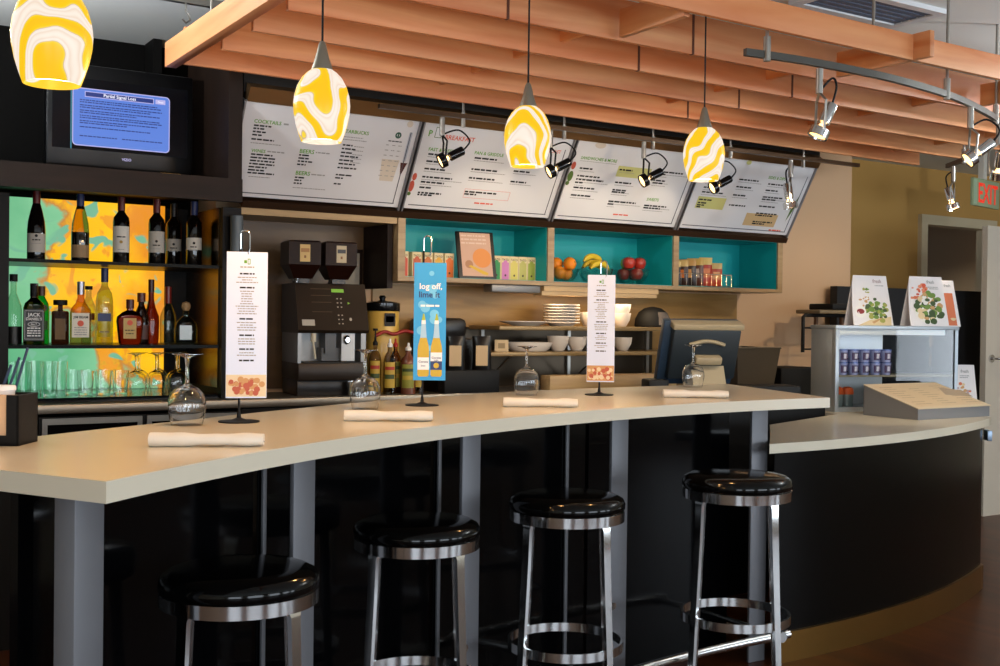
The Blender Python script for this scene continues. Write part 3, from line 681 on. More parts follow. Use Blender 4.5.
def spot(name_label, p, aim, barrel, glow, group, size=1.0, energy=0, spread=60, col=(1, .82, .58)):
    """clip at p on the track; yoke hangs below; barrel pointing along aim"""
    t = thing('track_spotlight', name_label, 'spotlight', p, 0, group)
    a = Vector(aim).normalized(); k = size
    c = Vector((.05 * -a.x, .05 * -a.y, -.155 * k))                     # barrel centre
    MB().tube([(0, 0, .0), (0, 0, -.075 * k)], .011 * k, 12).build('clip', STEEL, t)
    s_ = a.cross(Vector((0, 0, 1))).normalized() * .033 * k
    y1 = MB(); b0 = Vector((0, 0, -.07 * k))
    for q in (s_, -s_): y1.tube([b0, b0 + (c - b0) * .35 + q * 1.1, c + q + a * .035 * k], .0042 * k, 8)
    y1.build('yoke', BLACKM if barrel == 'black' else STEEL, t)
    cb = MB(); back = c - a * .055 * k
    cb.tube(smooth_pts([b0, b0 + Vector((.03, 0, .0)) - a * .05 * k, back - a * .03 * k + Vector((0, 0, .03)), back]), .0035 * k, 8)
    cb.build('cable', BLACKM, t)
    bm_ = BLACK if barrel == 'black' else CHROME
    rot = Vector((0, 0, 1)).rotation_difference(a).to_matrix().to_4x4(); mt = T(*c) @ rot
    MB().lathe([(0, -.055 * k), (.017 * k, -.055 * k), (.019 * k, -.05 * k), (.019 * k, .008 * k), (.012 * k, .012 * k), (0, .012 * k)], 24, mat=mt).build('barrel', bm_, t)
    MB().lathe([(.024 * k, .026 * k), (.031 * k, .03 * k), (.031 * k, .055 * k), (.027 * k, .055 * k), (.020 * k, .030 * k), (.024 * k, .026 * k)], 28, mat=mt).build('lens_ring', bm_, t)
    MB().lathe([(0, .012 * k), (.008 * k, .014 * k), (.018 * k, .032 * k), (.0245 * k, .050 * k), (0, .052 * k)], 20, mat=mt).build('bulb', M('halogen_glow_%d' % glow, 'ffffff', .4, emit='ffc878', es=glow), t)
    if energy:
        ld = bpy.data.lights.new('spot_light', 'SPOT'); ld.energy = energy; ld.color = col; ld.spot_size = radians(spread); ld.spot_blend = .7; ld.shadow_soft_size = .03
        lo_ = bpy.data.objects.new('spot_light', ld); COL.objects.link(lo_)
        lo_.location = Vector(p) + c + a * .07 * k; lo_.rotation_euler = Vector((0, 0, -1)).rotation_difference(a).to_euler()
    return t
G1 = 'black spotlights along the menu boards'; G2 = 'chrome spotlights on the curved track'
bx_ = ['black track spotlight in front of the small square logo on the second menu board', 'black track spotlight half hidden behind the third pendant lamp', 'black track spotlight in front of the sandwiches menu board', 'black track spotlight half hidden behind the pendant lamp nearest the low counter', 'bright track spotlight before the last menu board, furthest right on the straight track']
for i, (x, lab) in enumerate(zip((2.52, 3.12, 3.70, 4.18, 4.76), bx_)):
    aim = (-.75, .25, -.42) if i < 4 else (.1, -.12, -1)
    spot(lab, (x, 4.5, 2.268), aim, 'black' if i < 4 else 'chrome', 4, G1, 1.12 if i < 4 else 1.3)
spot('chrome track spotlight on the straight part of the curved track, left of the other two', (2.855 * TK, 2.58 * TK, TZ - .016), (-.42, .2, -1), 'chrome', 3, G2, 1.15)
spot('chrome track spotlight at the bend of the curved track, above the exit sign', (3.82 * TK, 2.70 * TK, TZ - .016), (-.68, .43, -.6), 'chrome', 4, G2, 1.15)
spot('chrome track spotlight at the track end beside the red exit sign', (5.17 * TK, 3.75 * TK, TZ - .016), (.1, -.25, -1), 'chrome', 12, G2, 1.15)
spot('chrome track spotlight at the frame edge, right of the one at the bend', (4.25 * TK, 2.87 * TK, TZ - .016), (.3, .3, -1), 'chrome', 3, G2, 1.15)

# ------------------------------------------------------------------ exit sign
ex = thing('exit_sign', 'green edged exit sign with red letters hanging near the open door', 'sign', (7.245, 5.1, 2.225), radians(12))
MB().span((0, -.012, 0), (.46, .012, .20), bev=.004).build('plate', M('sign_green', '9fb08a', .4), ex)
MB().span((.15, -.02, .2), (.21, .02, ZC - 2.225)).build('mount', M('sign_mount', 'c8c4b8', .5), ex)
m = MB(); m.quad(.006, .012, .06, .188, 1, T(0, -.0128, 0) @ FRONT); m.text('EXIT', .085, .03, h=.14, w=.34, m=0, mat=T(0, -.0135, 0) @ FRONT)
m.build('lettering', [M('exit_red', 'c02a1a', .5, emit='e0301c', es=.8), M('sign_pale', 'a9c0a0', .4)], ex, smooth=None)

# ------------------------------------------------------------------ things on the bar top
ZB = 1.0702
wg = thing('wine_glass', 'x', 'wine glass', (0, 0, 0), 0, 'upturned wine glasses on the bar')
# stands on its rim, foot in the air
outer = [(.0390, 0), (.0445, .02), (.0480, .045), (.0465, .066), (.040, .083), (.028, .095), (.013, .102), (.0055, .108), (.0045, .125), (.0045, .155), (.007, .172), (.020, .178), (.0375, .1815), (.0375, .183), (0, .1845)]
inner = [(.0378, 0), (.0433, .02), (.0468, .045), (.0453, .065), (.039, .0815), (.0272, .0932), (.012, .0995), (0, .101)]
MB().lathe([(0, .101)] + inner[::-1][1:] + outer, 40).build('glass', GLASS, wg)
gl = [(.873, 2.882, 'upturned wine glass behind the first rolled napkin, nearest the black caddy'), (1.513, 3.168, 'upturned wine glass behind the second napkin, before the espresso machine'),
      (2.349, 3.525, 'upturned wine glass behind the third rolled napkin'), (3.326, 3.69, 'upturned wine glass in front of the till screen')]
for i, (x, y, lab) in enumerate(gl):
    o = wg if i == 0 else dup(wg, (0, 0, 0)); o.location = (x, y, ZB); o['label'] = lab
NAP = M('napkin_cloth', 'dedad0', .8, bump=.3, bscale=40)
nk = thing('napkin_roll', 'x', 'napkin', (0, 0, 0), 0, 'rolled white napkins on the bar')
m = MB()
N_ = 26; vs = []; fs = []
for i in range(N_ + 1):
    u = i / N_; x = -.12 + .24 * u
    rr_ = .0155 * (1 + .10 * sin(u * 9) + .05 * sin(u * 23 + 1)) * (1.06 - .14 * u)
    for k in range(16):
        a = 2 * pi * k / 16 + u * 1.4
        sq = 1.22 if abs(cos(a - u * 1.4)) > .7 else 1
        vs.append((x, rr_ * cos(a - u * 1.4) * 1.35 * (1 + .06 * sin(3 * a)), .0145 + rr_ * sin(a - u * 1.4) * .88))
for i in range(N_):
    for k in range(16): fs.append((16 * i + k, 16 * i + (k + 1) % 16, 16 * i + 16 + (k + 1) % 16, 16 * i + 16 + k))
fs += [tuple(range(16))[::-1], tuple(range(16 * N_, 16 * N_ + 16))]
m.faces(vs, fs)
m.build('cloth', NAP, nk, smooth=60)
MB().tube([(-.123, .004, .010), (-.10, .004, .012)], .004, 8, flat=.5).tube([(.10, -.006, .012), (.1225, -.006, .010)], .003, 8, flat=.6).build('cutlery_ends', CHROME, nk)
npk = [((.666, 2.44), (.871, 2.341), 'rolled white napkin nearest the left corner of the bar'), ((1.289, 2.824), (1.498, 2.713), 'rolled white napkin at the second place along the bar, before the beer banner'), ((1.964, 3.083), (2.167, 2.951), 'rolled white napkin at the third place along the bar'), ((2.755, 3.225), (2.959, 3.085), 'rolled white napkin at the right end of the bar before the till')]
for i, (a, b, lab) in enumerate(npk):
    o = nk if i == 0 else dup(nk, (0, 0, 0)); o.location = ((a[0] + b[0]) / 2, (a[1] + b[1]) / 2, ZB); o['label'] = lab
    o.rotation_euler = (0, 0, atan2(b[1] - a[1], b[0] - a[0]))

# table banners
CARDW = M('banner_white', 'd6e2fa', .45)
PFOOD = M('banner_food', 'c9955c', .5); PFOOD2 = M('banner_food_red', 'b8563a', .5); PFOOD3 = M('banner_food_pale', 'e2cda8', .5)
def stand(label, x, y, drop, bend=0.0, off=0.0):
    t = thing('banner_stand', label, 'table sign', (x, y, ZB), face(x, y), 'hanging card signs on the bar')
    MB().lathe([(0, 0), (.054, 0), (.054, .003), (.02, .006), (.006, .012), (.004, .03), (0, .03)], 36).build('base', BLACKM, t)
    MB().tube([(0, 0, .02), (0, .004, .46 + drop)], .0032, 8).build('rod', BLACKM, t)
    hk = [(0, .004, .455 + drop)] + [(.012 - .012 * cos(radians(a)), .002, .497 + drop + .012 * sin(radians(a))) for a in range(0, 200, 20)] + [(.024, -.006, .46 + drop), (.020, -.006, .446 + drop)]
    MB().tube(hk, .0022, 8).build('hook', CHROME, t)
    return t
def curved(m, w, z0, z1, mi, bend, y=-.004, n=8, x0=None, x1=None):
    x0 = -w / 2 if x0 is None else x0; x1 = w / 2 if x1 is None else x1
    for i in range(n):
        za, zb = z0 + (z1 - z0) * i / n, z0 + (z1 - z0) * (i + 1) / n
        ya, yb = y - bend * sin(pi * (za)), y - bend * sin(pi * (zb))
        m.faces([(x0, ya, za), (x1, ya, za), (x1, yb, zb), (x0, yb, zb)], [(0, 1, 2, 3)], mi)
def card(t, w, z0, z1, cx, mats, draw):
    m = MB().span((cx - w / 2, -.0075, z0), (cx + w / 2, -.0062, z1))
    draw(m, T(0, -.0079, 0) @ FRONT)
    return m.build('card', mats, t, smooth=None)
def menu_draw(cx, z0, z1, w, seedv):
    def d(m, f):
        H_ = z1 - z0; X = cx
        for q in ((-.008, -.030, -.001, -.022), (.001, -.033, .008, -.031), (.001, -.020, .008, -.018), (.001, -.033, .0025, -.018), (.0065, -.033, .008, -.018)): m.quad(X + q[0], z1 + q[1], X + q[2], z1 + q[3], 2, f)
        m.greek(X - .018, X + .018, z1 - .042, .0035, 3, f)
        y = z1 - .06
        blocks = [(1, 3), (1, 10), (1, 4), (1, 3), (1, 2), (1, 0)]
        for hd_, n in blocks:
            m.greek(X - .019, X + .019, y, .0042, 1, f); y -= .009
            for i in range(n):
                ww = random.uniform(.012, .030); m.greek(X - ww, X + ww, y, .0026, 3, f); y -= .0066
            y -= .008
        m.quad(X - w / 2 + .001, z0 + .004, X + w / 2 - .001, z0 + .062, 4, f)
        for i in range(40): m.disc(X + random.uniform(-.043, .043), z0 + random.uniform(.012, .05), random.uniform(.004, .009), random.choice((5, 6, 6, 5)), f, .0002 + i * .00002, 10)
    return d
mm_ = [CARDW, INK, GREEN, GREY, PFOOD3, PFOOD2, PFOOD]
t = stand('white menu card hanging on a black stand beside the first upturned glass', 1.02, 2.908, .0)
card(t, .106, .064, .452, .018, mm_, menu_draw(.018, .064, .452, .106, 1))
t = stand('white menu card hanging on a black stand before the plate shelves', 2.611, 3.421, .0)
card(t, .104, .050, .455, .004, [CARDW, INK, GREEN, GREY, PFOOD, PFOOD2, PFOOD3], menu_draw(.004, .05, .455, .104, 2))
t = stand('bright blue beer card with two bottles, hanging on a black stand', 1.743, 3.224, .04)
SKY1 = M('print_sky', '2f9fe0', .4); SKY2 = M('print_sky_pale', '6fc4f0', .4); BEER = M('print_beer', 'c8a81c', .4); BEERD = M('print_beer_dark', 'a8690c', .4); CLRB = M('print_clear_neck', 'a9cde6', .4); NAVY = M('print_navy', '24386e', .4); CRM = M('print_white', 'eef2f4', .4); LIME = M('print_lime', 'a8b832', .4)
m = MB(); cx = .022; w = .104; zb0, zb1 = .082, .462
m.span((cx - w / 2, -.0075, zb0), (cx + w / 2, -.0062, zb1))
f = T(0, -.0079, 0) @ FRONT
for i in range(14): m.disc(cx + random.uniform(-.035, .035), random.uniform(zb0 + .03, zb1 - .03), random.uniform(.008, .016), 1, f, .0001 + i * .00002, 14)
m.text('log off,', cx + .002, zb1 - .085, h=.019, m=6, mat=f, z=.0006, align='C'); m.text('lime it', cx - .002, zb1 - .112, h=.019, m=5, mat=f, z=.0006, align='C')
m.greek(cx - .03, cx + .03, zb1 - .142, .006, 6, f, .0006)
for bx0, s_ in ((cx - .020, 1.0), (cx + .022, 1.0)):
    z0 = zb0 + .012
    def pl_(pts, mi, z): m.poly([(bx0 + q[0], z0 + q[1]) for q in pts] + [(bx0 - q[0], z0 + q[1]) for q in reversed(pts)], mi, f, z)
    pl_([(.014, 0), (.0185, .006), (.0185, .085), (.017, .10), (.0105, .125)], 2, .0007)
    pl_([(.0105, .125), (.009, .14), (.0065, .175)], 4, .0007); pl_([(.0068, .170), (.0068, .178), (.0062, .182)], 6, .0008); pl_([(.006, .182), (.002, .203)], 7, .0008)
    pl_([(.0185, .022), (.0185, .062)], 6 if bx0 < cx else 5, .0008)
    if bx0 > cx: pl_([(.0185, .05), (.0185, .078)], 6, .0009); m.disc(bx0, z0 + .036, .009, 2, f, .0011)
    m.text('Corona', bx0, z0 + (.045 if bx0 < cx else .058), w=.03, m=5, mat=f, z=.0012, align='C')
    m.text('Extra' if bx0 < cx else 'Light', bx0, z0 + (.033 if bx0 < cx else .051), w=.014, m=5 if bx0 < cx else 5, mat=f, z=.0012, align='C')
m.build('card', [SKY1, SKY2, BEER, BEERD, CLRB, NAVY, CRM, LIME], t, smooth=None)

# black napkin caddy on the left
cd = thing('bar_caddy', 'black bar caddy holding napkins and straws at the left edge of the bar', 'caddy', (.376, 2.646, ZB), radians(-32.3))
m = MB(); W, D_, H_ = .16, .10, .108
m.span((-W / 2, -D_ / 2, 0), (W / 2, D_ / 2, .006)).span((-W / 2, D_ / 2 - .005, 0), (W / 2, D_ / 2, H_)).span((-W / 2, -D_ / 2, 0), (-W / 2 + .005, D_ / 2, H_)).span((W / 2 - .005, -D_ / 2, 0), (W / 2, D_ / 2, H_))
m.span((-W / 2, -D_ / 2, 0), (W / 2, -D_ / 2 + .005, .022)).span((.0, -D_ / 2, .022), (.025, -D_ / 2 + .005, H_)).span((.054, -D_ / 2, .022), (W / 2, -D_ / 2 + .005, H_)).span((-W / 2, -D_ / 2, .022), (-.045, -D_ / 2 + .005, H_))
m.build('holder', BLACKM, cd)
p = thing('napkin_stack', 'stack of patterned paper napkins standing in the black bar caddy', 'napkins', (.376, 2.646, ZB + .007), radians(-32.3))
for i in range(1): MB().span((.010, -D_ / 2 + .007, 0), (.070, -D_ / 2 + .03, .100), bev=.004).build('napkins', M('napkin_print', 'd9b48f', .8, bump=.2), p)
c_ = thing('paper_cups', 'white lidded paper cup in the black bar caddy below the straws', 'cup', (.376, 2.646, ZB + .007), radians(-32.3))
m = MB().lathe([(0, 0), (.019, 0), (.0235, .105), (.026, .108), (.026, .114), (.024, .118), (.0, .118)], 28, mat=T(.022, .008, 0)); m.build('cup', WHITE, c_)
for k, (dx, dz, tl) in enumerate(((-.03, .0, .10), (-.012, .0, .14), (.006, .0, .19))):
    s_ = MB().tube([(dx, .040, .012), (dx + .055, .040, .119 + tl * .42)], .0032, 8)
    o = s_.build('straw', M('straw_blue', '2a3a54', .35), None, (.376, 2.646, ZB + .007), radians(-32.3))
    tag(o, 'dark blue drinking straw leaning out of the bar caddy', 'straw', 'straws in the bar caddy')
# ------------------------------------------------------------------ bottles
def gl_mat(n, c, r=.02, tr=1.0): return M(n, c, r, trans=tr, ior=1.45)
def bottle(name, label, x, z0, h, prof, gmat, cap=None, lab=None, labart=None, y=5.15, group=None, sx=1, sy=1, p=2, lr=None, cat='bottle', capmat=BLACKM, labmat=WHITE, n=32, extra=None):
    """prof: (radius, height) in metres; cap: (profile); lab: (z0, z1, halfangle)"""
    t = thing(name, label, cat, (x, y, z0), face(x, y), group)
    MB().lathe(prof, n, sx=sx, sy=sy, p=p).build('glass_body', gmat, t)
    if cap: MB().lathe(cap, 20).build('cap', capmat, t)
    if lab:
        za, zb, ha = lab; m = MB(); R = lr
        if p == 2 and sx == sy:
            m.lathe([(R, za), (R, zb)], 16, 0, a0=-pi / 2 - ha, a1=-pi / 2 + ha)
        else:
            m.span((-ha, -R - .0012, za), (ha, -R, zb))
        if labart: labart(m, T(0, -R - .0018, 0) @ FRONT)
        m.build('label', [labmat, INK, WHITE, RED, GREY, M('gold_print', 'b08a3a', .5), NAVY], t, smooth=60 if p == 2 and sx == sy else None)
    if extra: extra(t)
    return t
WG = 'wine bottles on the top cabinet shelf'; SG = 'spirit bottles on the middle cabinet shelf'
DKG = M('dark_wine_glass', '0b0706', .06, spec=.6, coat=.4); AMW = gl_mat('golden_wine_glass', 'c89a40')
burg = [(0, 0), (.036, 0), (.0375, .006), (.0375, .13), (.034, .17), (.024, .215), (.0155, .245), (.0145, .285), (.0155, .288), (.0155, .296), (0, .296)]
bord = [(0, 0), (.034, 0), (.036, .006), (.036, .185), (.033, .205), (.02, .222), (.0145, .232), (.0145, .288), (.0155, .29), (.0155, .298), (0, .298)]
def cpw(z, r=.0158): return [(r, z), (r, .297), (.01, .2985), (0, .2985)]
BURGC = M('capsule_red', '5a1414', .4); BLUEC = M('capsule_blue', '26305c', .4); BLKC = M('capsule_black', '141010', .4); WLAB = M('wine_label', 'b9b2a6', .6); WLAB2 = M('wine_label_white', 'd8d2c6', .6)
def art1(m, f): m.greek(-.016, .016, .085, .005, 1, f); m.disc(0, .105, .006, 1, f); m.greek(-.02, .02, .07, .003, 4, f)
def art2(m, f): m.greek(-.018, .018, .115, .005, 1, f); m.disc(.0, .095, .007, 5, f); m.greek(-.014, .014, .06, .003, 4, f)
ws = [(.904, burg, DKG, BURGC, WLAB, (.035, .115, 1.2), .0379, .23, 'dark wine bottle with grey label, first from the cabinet left side', art1),
      (1.084, burg, DKG, BLUEC, M('wine_label_tan', '9a7c58', .6), (.02, .075, 1.2), .0379, .23, 'wine bottle with golden shoulders and blue neck, second on the shelf', None),
      (1.258, bord, DKG, BURGC, WLAB2, (.05, .165, 1.2), .0364, .235, 'dark wine bottle with a tall white label, middle of the shelf', art2),
      (1.414, bord, DKG, BURGC, WLAB, (.055, .150, 1.2), .0364, .235, 'dark wine bottle with a red neck, fourth on the shelf', art1),
      (1.585, bord, DKG, BLUEC, WLAB2, (.075, .130, 1.2), .0364, .235, 'dark wine bottle with a blue neck and short white label, nearest the mirrored side', art1)]
for x, pf, gm, cm, lm_, lb, lr, cz, lab, art in ws:
    bottle('wine_bottle', lab, x, 1.5785, .3, pf, gm, cpw(cz), lb, art, group=WG, lr=lr, capmat=cm, labmat=lm_)
bottle('wine_bottle', 'black wine bottle standing close behind the blue necked bottle', 1.535, 1.5785, .3, bord, DKG, cpw(.235), (.075, .13, 1.2), art1, y=5.30, group=WG, lr=.0364, capmat=BLKC, labmat=WLAB)
# golden shoulder of the second bottle
for o in list(COL.objects):
    if o.parent and o.parent.get('label', '').startswith('wine bottle with golden'):
        if o.name.startswith('glass_body'):
            o.data.materials.append(AMW)
            for q in o.data.polygons:
                if .125 < q.center.z < .24: q.material_index = 1
ZS = 1.2225
AMB = gl_mat('amber_spirit', 'b06a1c'); AMB2 = thin_mat('pale_amber_spirit', 'e6c08a'); CLR = thin_mat('clear_spirit', 'e2ebe4'); GRNG = gl_mat('green_bottle_glass', '1f9a30'); DKA = gl_mat('dark_amber_spirit', '5a1e08'); FROST = thin_mat('frosted_glass', 'd4dcc8', .5, .1); DKR = gl_mat('dark_red_spirit', '4a1208'); DARKB = M('dark_bottle', '1a0d08', .08, coat=.3)
JDG = gl_mat('dark_whiskey', '5a3410')
def std(h, r, sh, nr, body=.62): return [(0, 0), (r * .95, 0), (r, .005), (r, h * body), (r * .9, h * body + sh * .35), (nr * 1.35, h * body + sh), (nr, h * body + sh + .012), (nr, h - .002), (0, h)]
def capp(h, nr, len_, k=1.25): return [(nr * k, h - len_), (nr * k, h + .001), (0, h + .0015)]
bottle('spirit_bottle', 'clear spirit bottle with dark lower half, tucked by the cabinet left post', .815, ZS, .30, std(.29, .034, .06, .012, .5), CLR, capp(.295, .013, .03), (.0, .075, 1.5), None, group=SG, lr=.0345, labmat=M('dark_label', '141414', .4))
def jda(m, f):
    m.text("JACK", 0, .118, w=.05, m=2, mat=f, z=.0002, align='C'); m.text("DANIEL'S", 0, .102, w=.062, m=2, mat=f, z=.0002, align='C')
    m.disc(0, .085, .024, 2, f, .0002, 24, .010); m.disc(0, .085, .022, 0, f, .0004, 24, .008); m.text('No.7', 0, .081, h=.008, m=2, mat=f, z=.0006, align='C')
    for y in (.066, .055, .045, .034): m.greek(-.026, .026, y, .005, 2, f, .0002)
    for q in ((-.036, .022, -.035, .142), (.035, .022, .036, .142), (-.036, .022, .036, .023), (-.036, .141, .036, .142)): m.quad(*q, 2, f, .0002)
bottle('whiskey_bottle', 'square whiskey bottle with a large black label and white lettering', .892, ZS, .257, [(0, 0), (.040, 0), (.0425, .006), (.0425, .155), (.036, .175), (.018, .192), (.0145, .20), (.0145, .255), (0, .256)], JDG, [(.0165, .202), (.0165, .258), (0, .259)], (.015, .148, .0385), jda, group=SG, lr=.0428, p=5, labmat=M('jet_label', '0c0c0c', .4), y=5.12)
def seal(t):
    MB().lathe([(0, 0), (.014, 0), (.014, .003), (0, .003)], 20, mat=T(.012, -.030, .155) @ RX(pi / 2)).build('seal', M('seal_dark', '2a1408', .4), t)
bottle('gin_bottle', 'bright green gin bottle with a brown cap behind the black labelled whiskey', .942, ZS, .25, [(0, 0), (.033, 0), (.034, .006), (.034, .15), (.030, .175), (.017, .20), (.014, .206), (.014, .245), (0, .246)], GRNG, [(.0165, .208), (.0165, .25), (0, .251)], (.06, .10, .9), None, group=SG, lr=.0344, capmat=M('cap_brown', '4a2a14', .4), labmat=M('label_greygreen', '6a8a62', .5), extra=seal, y=5.24)
bottle('liqueur_bottle', 'dark red square bottle with a wide flat black cap', 1.008, ZS, .21, [(0, 0), (.034, 0), (.0365, .005), (.0355, .135), (.032, .142), (.012, .146), (.010, .15), (.010, .178), (0, .178)], DKR, [(.0, .168), (.028, .168), (.029, .171), (.029, .188), (.027, .191), (0, .191)], (.02, .11, .021), None, group=SG, lr=.0368, p=6, sy=.8, labmat=M('label_olive', '6a4a1c', .5), y=5.17)
def jba(m, f):
    m.text('JIM BEAM', 0, .112, w=.06, m=1, mat=f, z=.0002, align='C'); m.disc(0, .09, .013, 3, f, .0002)
    for y in (.07, .06, .05, .04): m.greek(-.026, .026, y, .004, 4, f, .0002)
bottle('bourbon_bottle', 'amber bourbon bottle with a big white label and silver neck', 1.082, ZS, .272, [(0, 0), (.042, 0), (.044, .006), (.044, .135), (.041, .152), (.022, .178), (.0145, .20), (.0135, .268), (0, .269)], AMB2, [(.0155, .215), (.0155, .271), (0, .272)], (.03, .135, .035), jba, group=SG, lr=.0446, p=3.2, capmat=M('silver_foil', 'a8acb8', .35, .8), labmat=M('bourbon_label', 'dcd4c4', .5), y=5.12)
bottle('vodka_bottle', 'clear spirit bottle with black cap and red print, behind the white labelled bourbon', 1.150, ZS, .26, std(.255, .032, .045, .012, .6), CLR, capp(.256, .013, .015), (.105, .135, .9), None, group=SG, lr=.0325, labmat=M('label_redbrown', '8a4a24', .5), y=5.28)
def gga(m, f): m.quad(-.028, .10, .028, .135, 6, f, .0002); m.greek(-.02, .02, .05, .006, 4, f, .0002)
bottle('vodka_bottle', 'tall frosted vodka bottle with a dark blue neck band', 1.205, ZS, .343, [(0, 0), (.036, 0), (.0375, .006), (.037, .19), (.032, .225), (.018, .25), (.0145, .262), (.0145, .335), (0, .336)], FROST, [(.0158, .275), (.0158, .338), (0, .339)], (.03, .14, .75), gga, group=SG, lr=.038, capmat=BLUEC, labmat=gl_mat('label_frost', 'b9cabf', .4), y=5.22)
bottle('whisky_bottle', 'wide shouldered dark amber whisky bottle with a gold label', 1.287, ZS, .197, [(0, 0), (.042, 0), (.047, .006), (.058, .10), (.055, .122), (.032, .142), (.014, .15), (.0135, .175), (0, .176)], DKA, [(.017, .158), (.017, .196), (.015, .198), (0, .198)], (.025, .115, .027), lambda m, f: (m.disc(0, .095, .012, 3, f, .0002), m.greek(-.02, .02, .06, .004, 1, f, .0002), m.greek(-.016, .016, .045, .004, 1, f, .0002)), group=SG, lr=.0325, sy=.55, p=3, capmat=M('cap_wine', '4a1a14', .35), labmat=M('label_gold', 'c0a060', .5), y=5.10)
bottle('rum_bottle', 'small dark rum bottle with a red brown cap between whisky and cognac', 1.362, ZS, .23, std(.228, .034, .05, .013, .5), DARKB, capp(.229, .0145, .04), (.02, .085, 1.0), None, group=SG, lr=.0345, capmat=M('cap_rust', '5c2410', .35), labmat=M('label_plum', '5a3a34', .5), y=5.2)
bottle('cognac_bottle', 'tall necked cognac bottle with dark spirit, against the yellow panel', 1.425, ZS, .297, [(0, 0), (.033, 0), (.035, .02), (.037, .10), (.035, .125), (.020, .165), (.013, .20), (.0115, .29), (0, .291)], DKA, [(.0135, .235), (.0135, .294), (0, .295)], None, None, group=SG, capmat=M('cap_maroon', '3a100c', .35), y=5.27)
bottle('tequila_bottle', 'clear spirit bottle with a long red neck, left of the squat round bottle', 1.495, ZS, .265, std(.26, .036, .06, .012, .45), CLR, [(.014, .185), (.0145, .262), (0, .263)], None, None, group=SG, capmat=M('cap_red', '7a1c14', .3), y=5.24)
bottle('tequila_bottle', 'squat round clear tequila bottle with a cork ball stopper', 1.545, ZS, .185, [(0, 0), (.046, 0), (.051, .01), (.051, .07), (.046, .095), (.026, .118), (.0125, .128), (.0125, .148), (.016, .152), (0, .153)], CLR, [(0, .15), (.012, .152), (.0195, .164), (.0205, .174), (.017, .188), (0, .195)], (.02, .085, .026), None, group=SG, lr=.0415, sy=.8, p=2.6, capmat=M('cork', 'a08058', .7), labmat=M('label_silver', 'a8b2b4', .4, .4), y=5.13)

# ------------------------------------------------------------------ glasses on the cabinet floor
ZF = 1.0025
def tumbler(label, x, y, r, h, group, first=[]):
    t = thing('drinking_glass', label, 'glass', (x, y, ZF), 0, group)
    MB().lathe([(0, 0), (r * .8, 0), (r, h), (r - .0018, h), (r * .8 - .002, .008), (0, .008)], 24).build('glass', GLASS, t)
    return t
for i, (x, y) in enumerate([(.85, 5.10), (.905, 5.17), (.955, 5.10), (1.01, 5.18), (.835, 5.24), (.93, 5.29)]):
    tumbler('tall clear drinking glass in the cluster at the left of the cabinet floor', x, y, .033, .15 - .002 * i, 'tall glasses on the cabinet floor')
for i, (x, y) in enumerate([(1.10, 5.10), (1.175, 5.10), (1.248, 5.10), (1.07, 5.20), (1.14, 5.20), (1.215, 5.20)]):
    tumbler('short clear tumbler in the middle of the cabinet floor', x, y, .036, .105, 'short tumblers on the cabinet floor')
for i, (x, y) in enumerate([(1.32, 5.12), (1.41, 5.12), (1.50, 5.12), (1.365, 5.24), (1.455, 5.24), (1.545, 5.24)]):
    o = dup(wg, (x, y, ZF), 0, 'upturned wine glass at the right of the cabinet floor', 'wine glasses on the cabinet floor', .98)
cu = thing('cup_dispenser', 'steel tube dispenser on the cabinet right side panel behind the first hanging menu card', 'dispenser', (1.70, 4.90, 1.60))
MB().lathe([(0, 0), (.026, 0), (.028, .01), (.028, .2), (0, .2)], 24).build('tube', M('dull_tube', '5c6468', .5, .3), cu)

# ------------------------------------------------------------------ coffee corner
ZW = .9822
em = thing('espresso_machine', 'dark automatic espresso machine with silver front and two bean hoppers', 'coffee machine', (2.175, 4.93, ZW), face(2.175, 4.93) * .35); em.scale = (.80, 1, 1)
DKM = M('machine_dark', '2b2118', .35, .3); MBK = M('machine_black', '100c0a', .3)
MB().span((-.2, .0, .0), (.2, .3, .075), bev=.004).build('plinth', MBK, em)
m = MB().span((-.205, -.035, .075), (.205, .3, .155), bev=.004); m.build('drip_base', DKM, em)
MB().span((-.17, -.03, .155), (.19, .10, .161)).build('drip_grid', M('grid_dark', '1a1714', .4, .6), em)
MB().span((-.205, .12, .155), (.205, .3, .30)).build('back_body', M('machine_silver', '8a8a88', .38, .6), em)
for x0, x1 in ((-.205, -.185), (.175, .205)): MB().span((x0, -.02, .155), (x1, .12, .30)).build('side_column', M('machine_silver', '8a8a88', .38, .6), em)
m = MB(); pts = [(-.03, .296), (.30, .296), (.30, .53), (.035, .53), (-.045, .31)]
m.prism([(p_[0], p_[1]) for p_ in pts], -.21, .215, 0, Matrix(((0, 0, 1, 0), (1, 0, 0, 0), (0, 1, 0, 0), (0, 0, 0, 1))))
m.build('head', DKM, em)
# control face: tilted plane from (-.045,.31) to (.035,.53)
fd = Vector((0, .08, .22)).normalized(); fn = Vector((1, 0, 0)).cross(fd)
fmx = Matrix(((1, 0, 0, 0), (0, fd.y, fn.y, -.045), (0, fd.z, fn.z, .31), (0, 0, 0, 1)))
m = MB()
for y in (.205, .172, .138, .09): m.quad(-.12, y, -.0, y + .0025, 0, fmx, .0006)
m.quad(.005, .19, .08, .207, 1, fmx, .0008)
for r_ in range(6):
    for c_ in (0, 1): m.quad(.032 + c_ * .022, .155 - r_ * .021 - (.02 if r_ > 2 else 0), .041 + c_ * .022, .161 - r_ * .021 - (.02 if r_ > 2 else 0), 2, fmx, .0008)
m.poly([(.098, .13), (.113, .136), (.098, .142)], 1, fmx, .0008); m.disc(.108, .055, .008, 2, fmx, .0008)
m.quad(-.185, .022, -.11, .052, 2, fmx, .0008)
m.build('controls', [M('control_line', '5a4a36', .4), M('display_green', '203010', .4, emit='86b840', es=.8), M('control_pale', 'b0a89a', .5)], em, smooth=None)
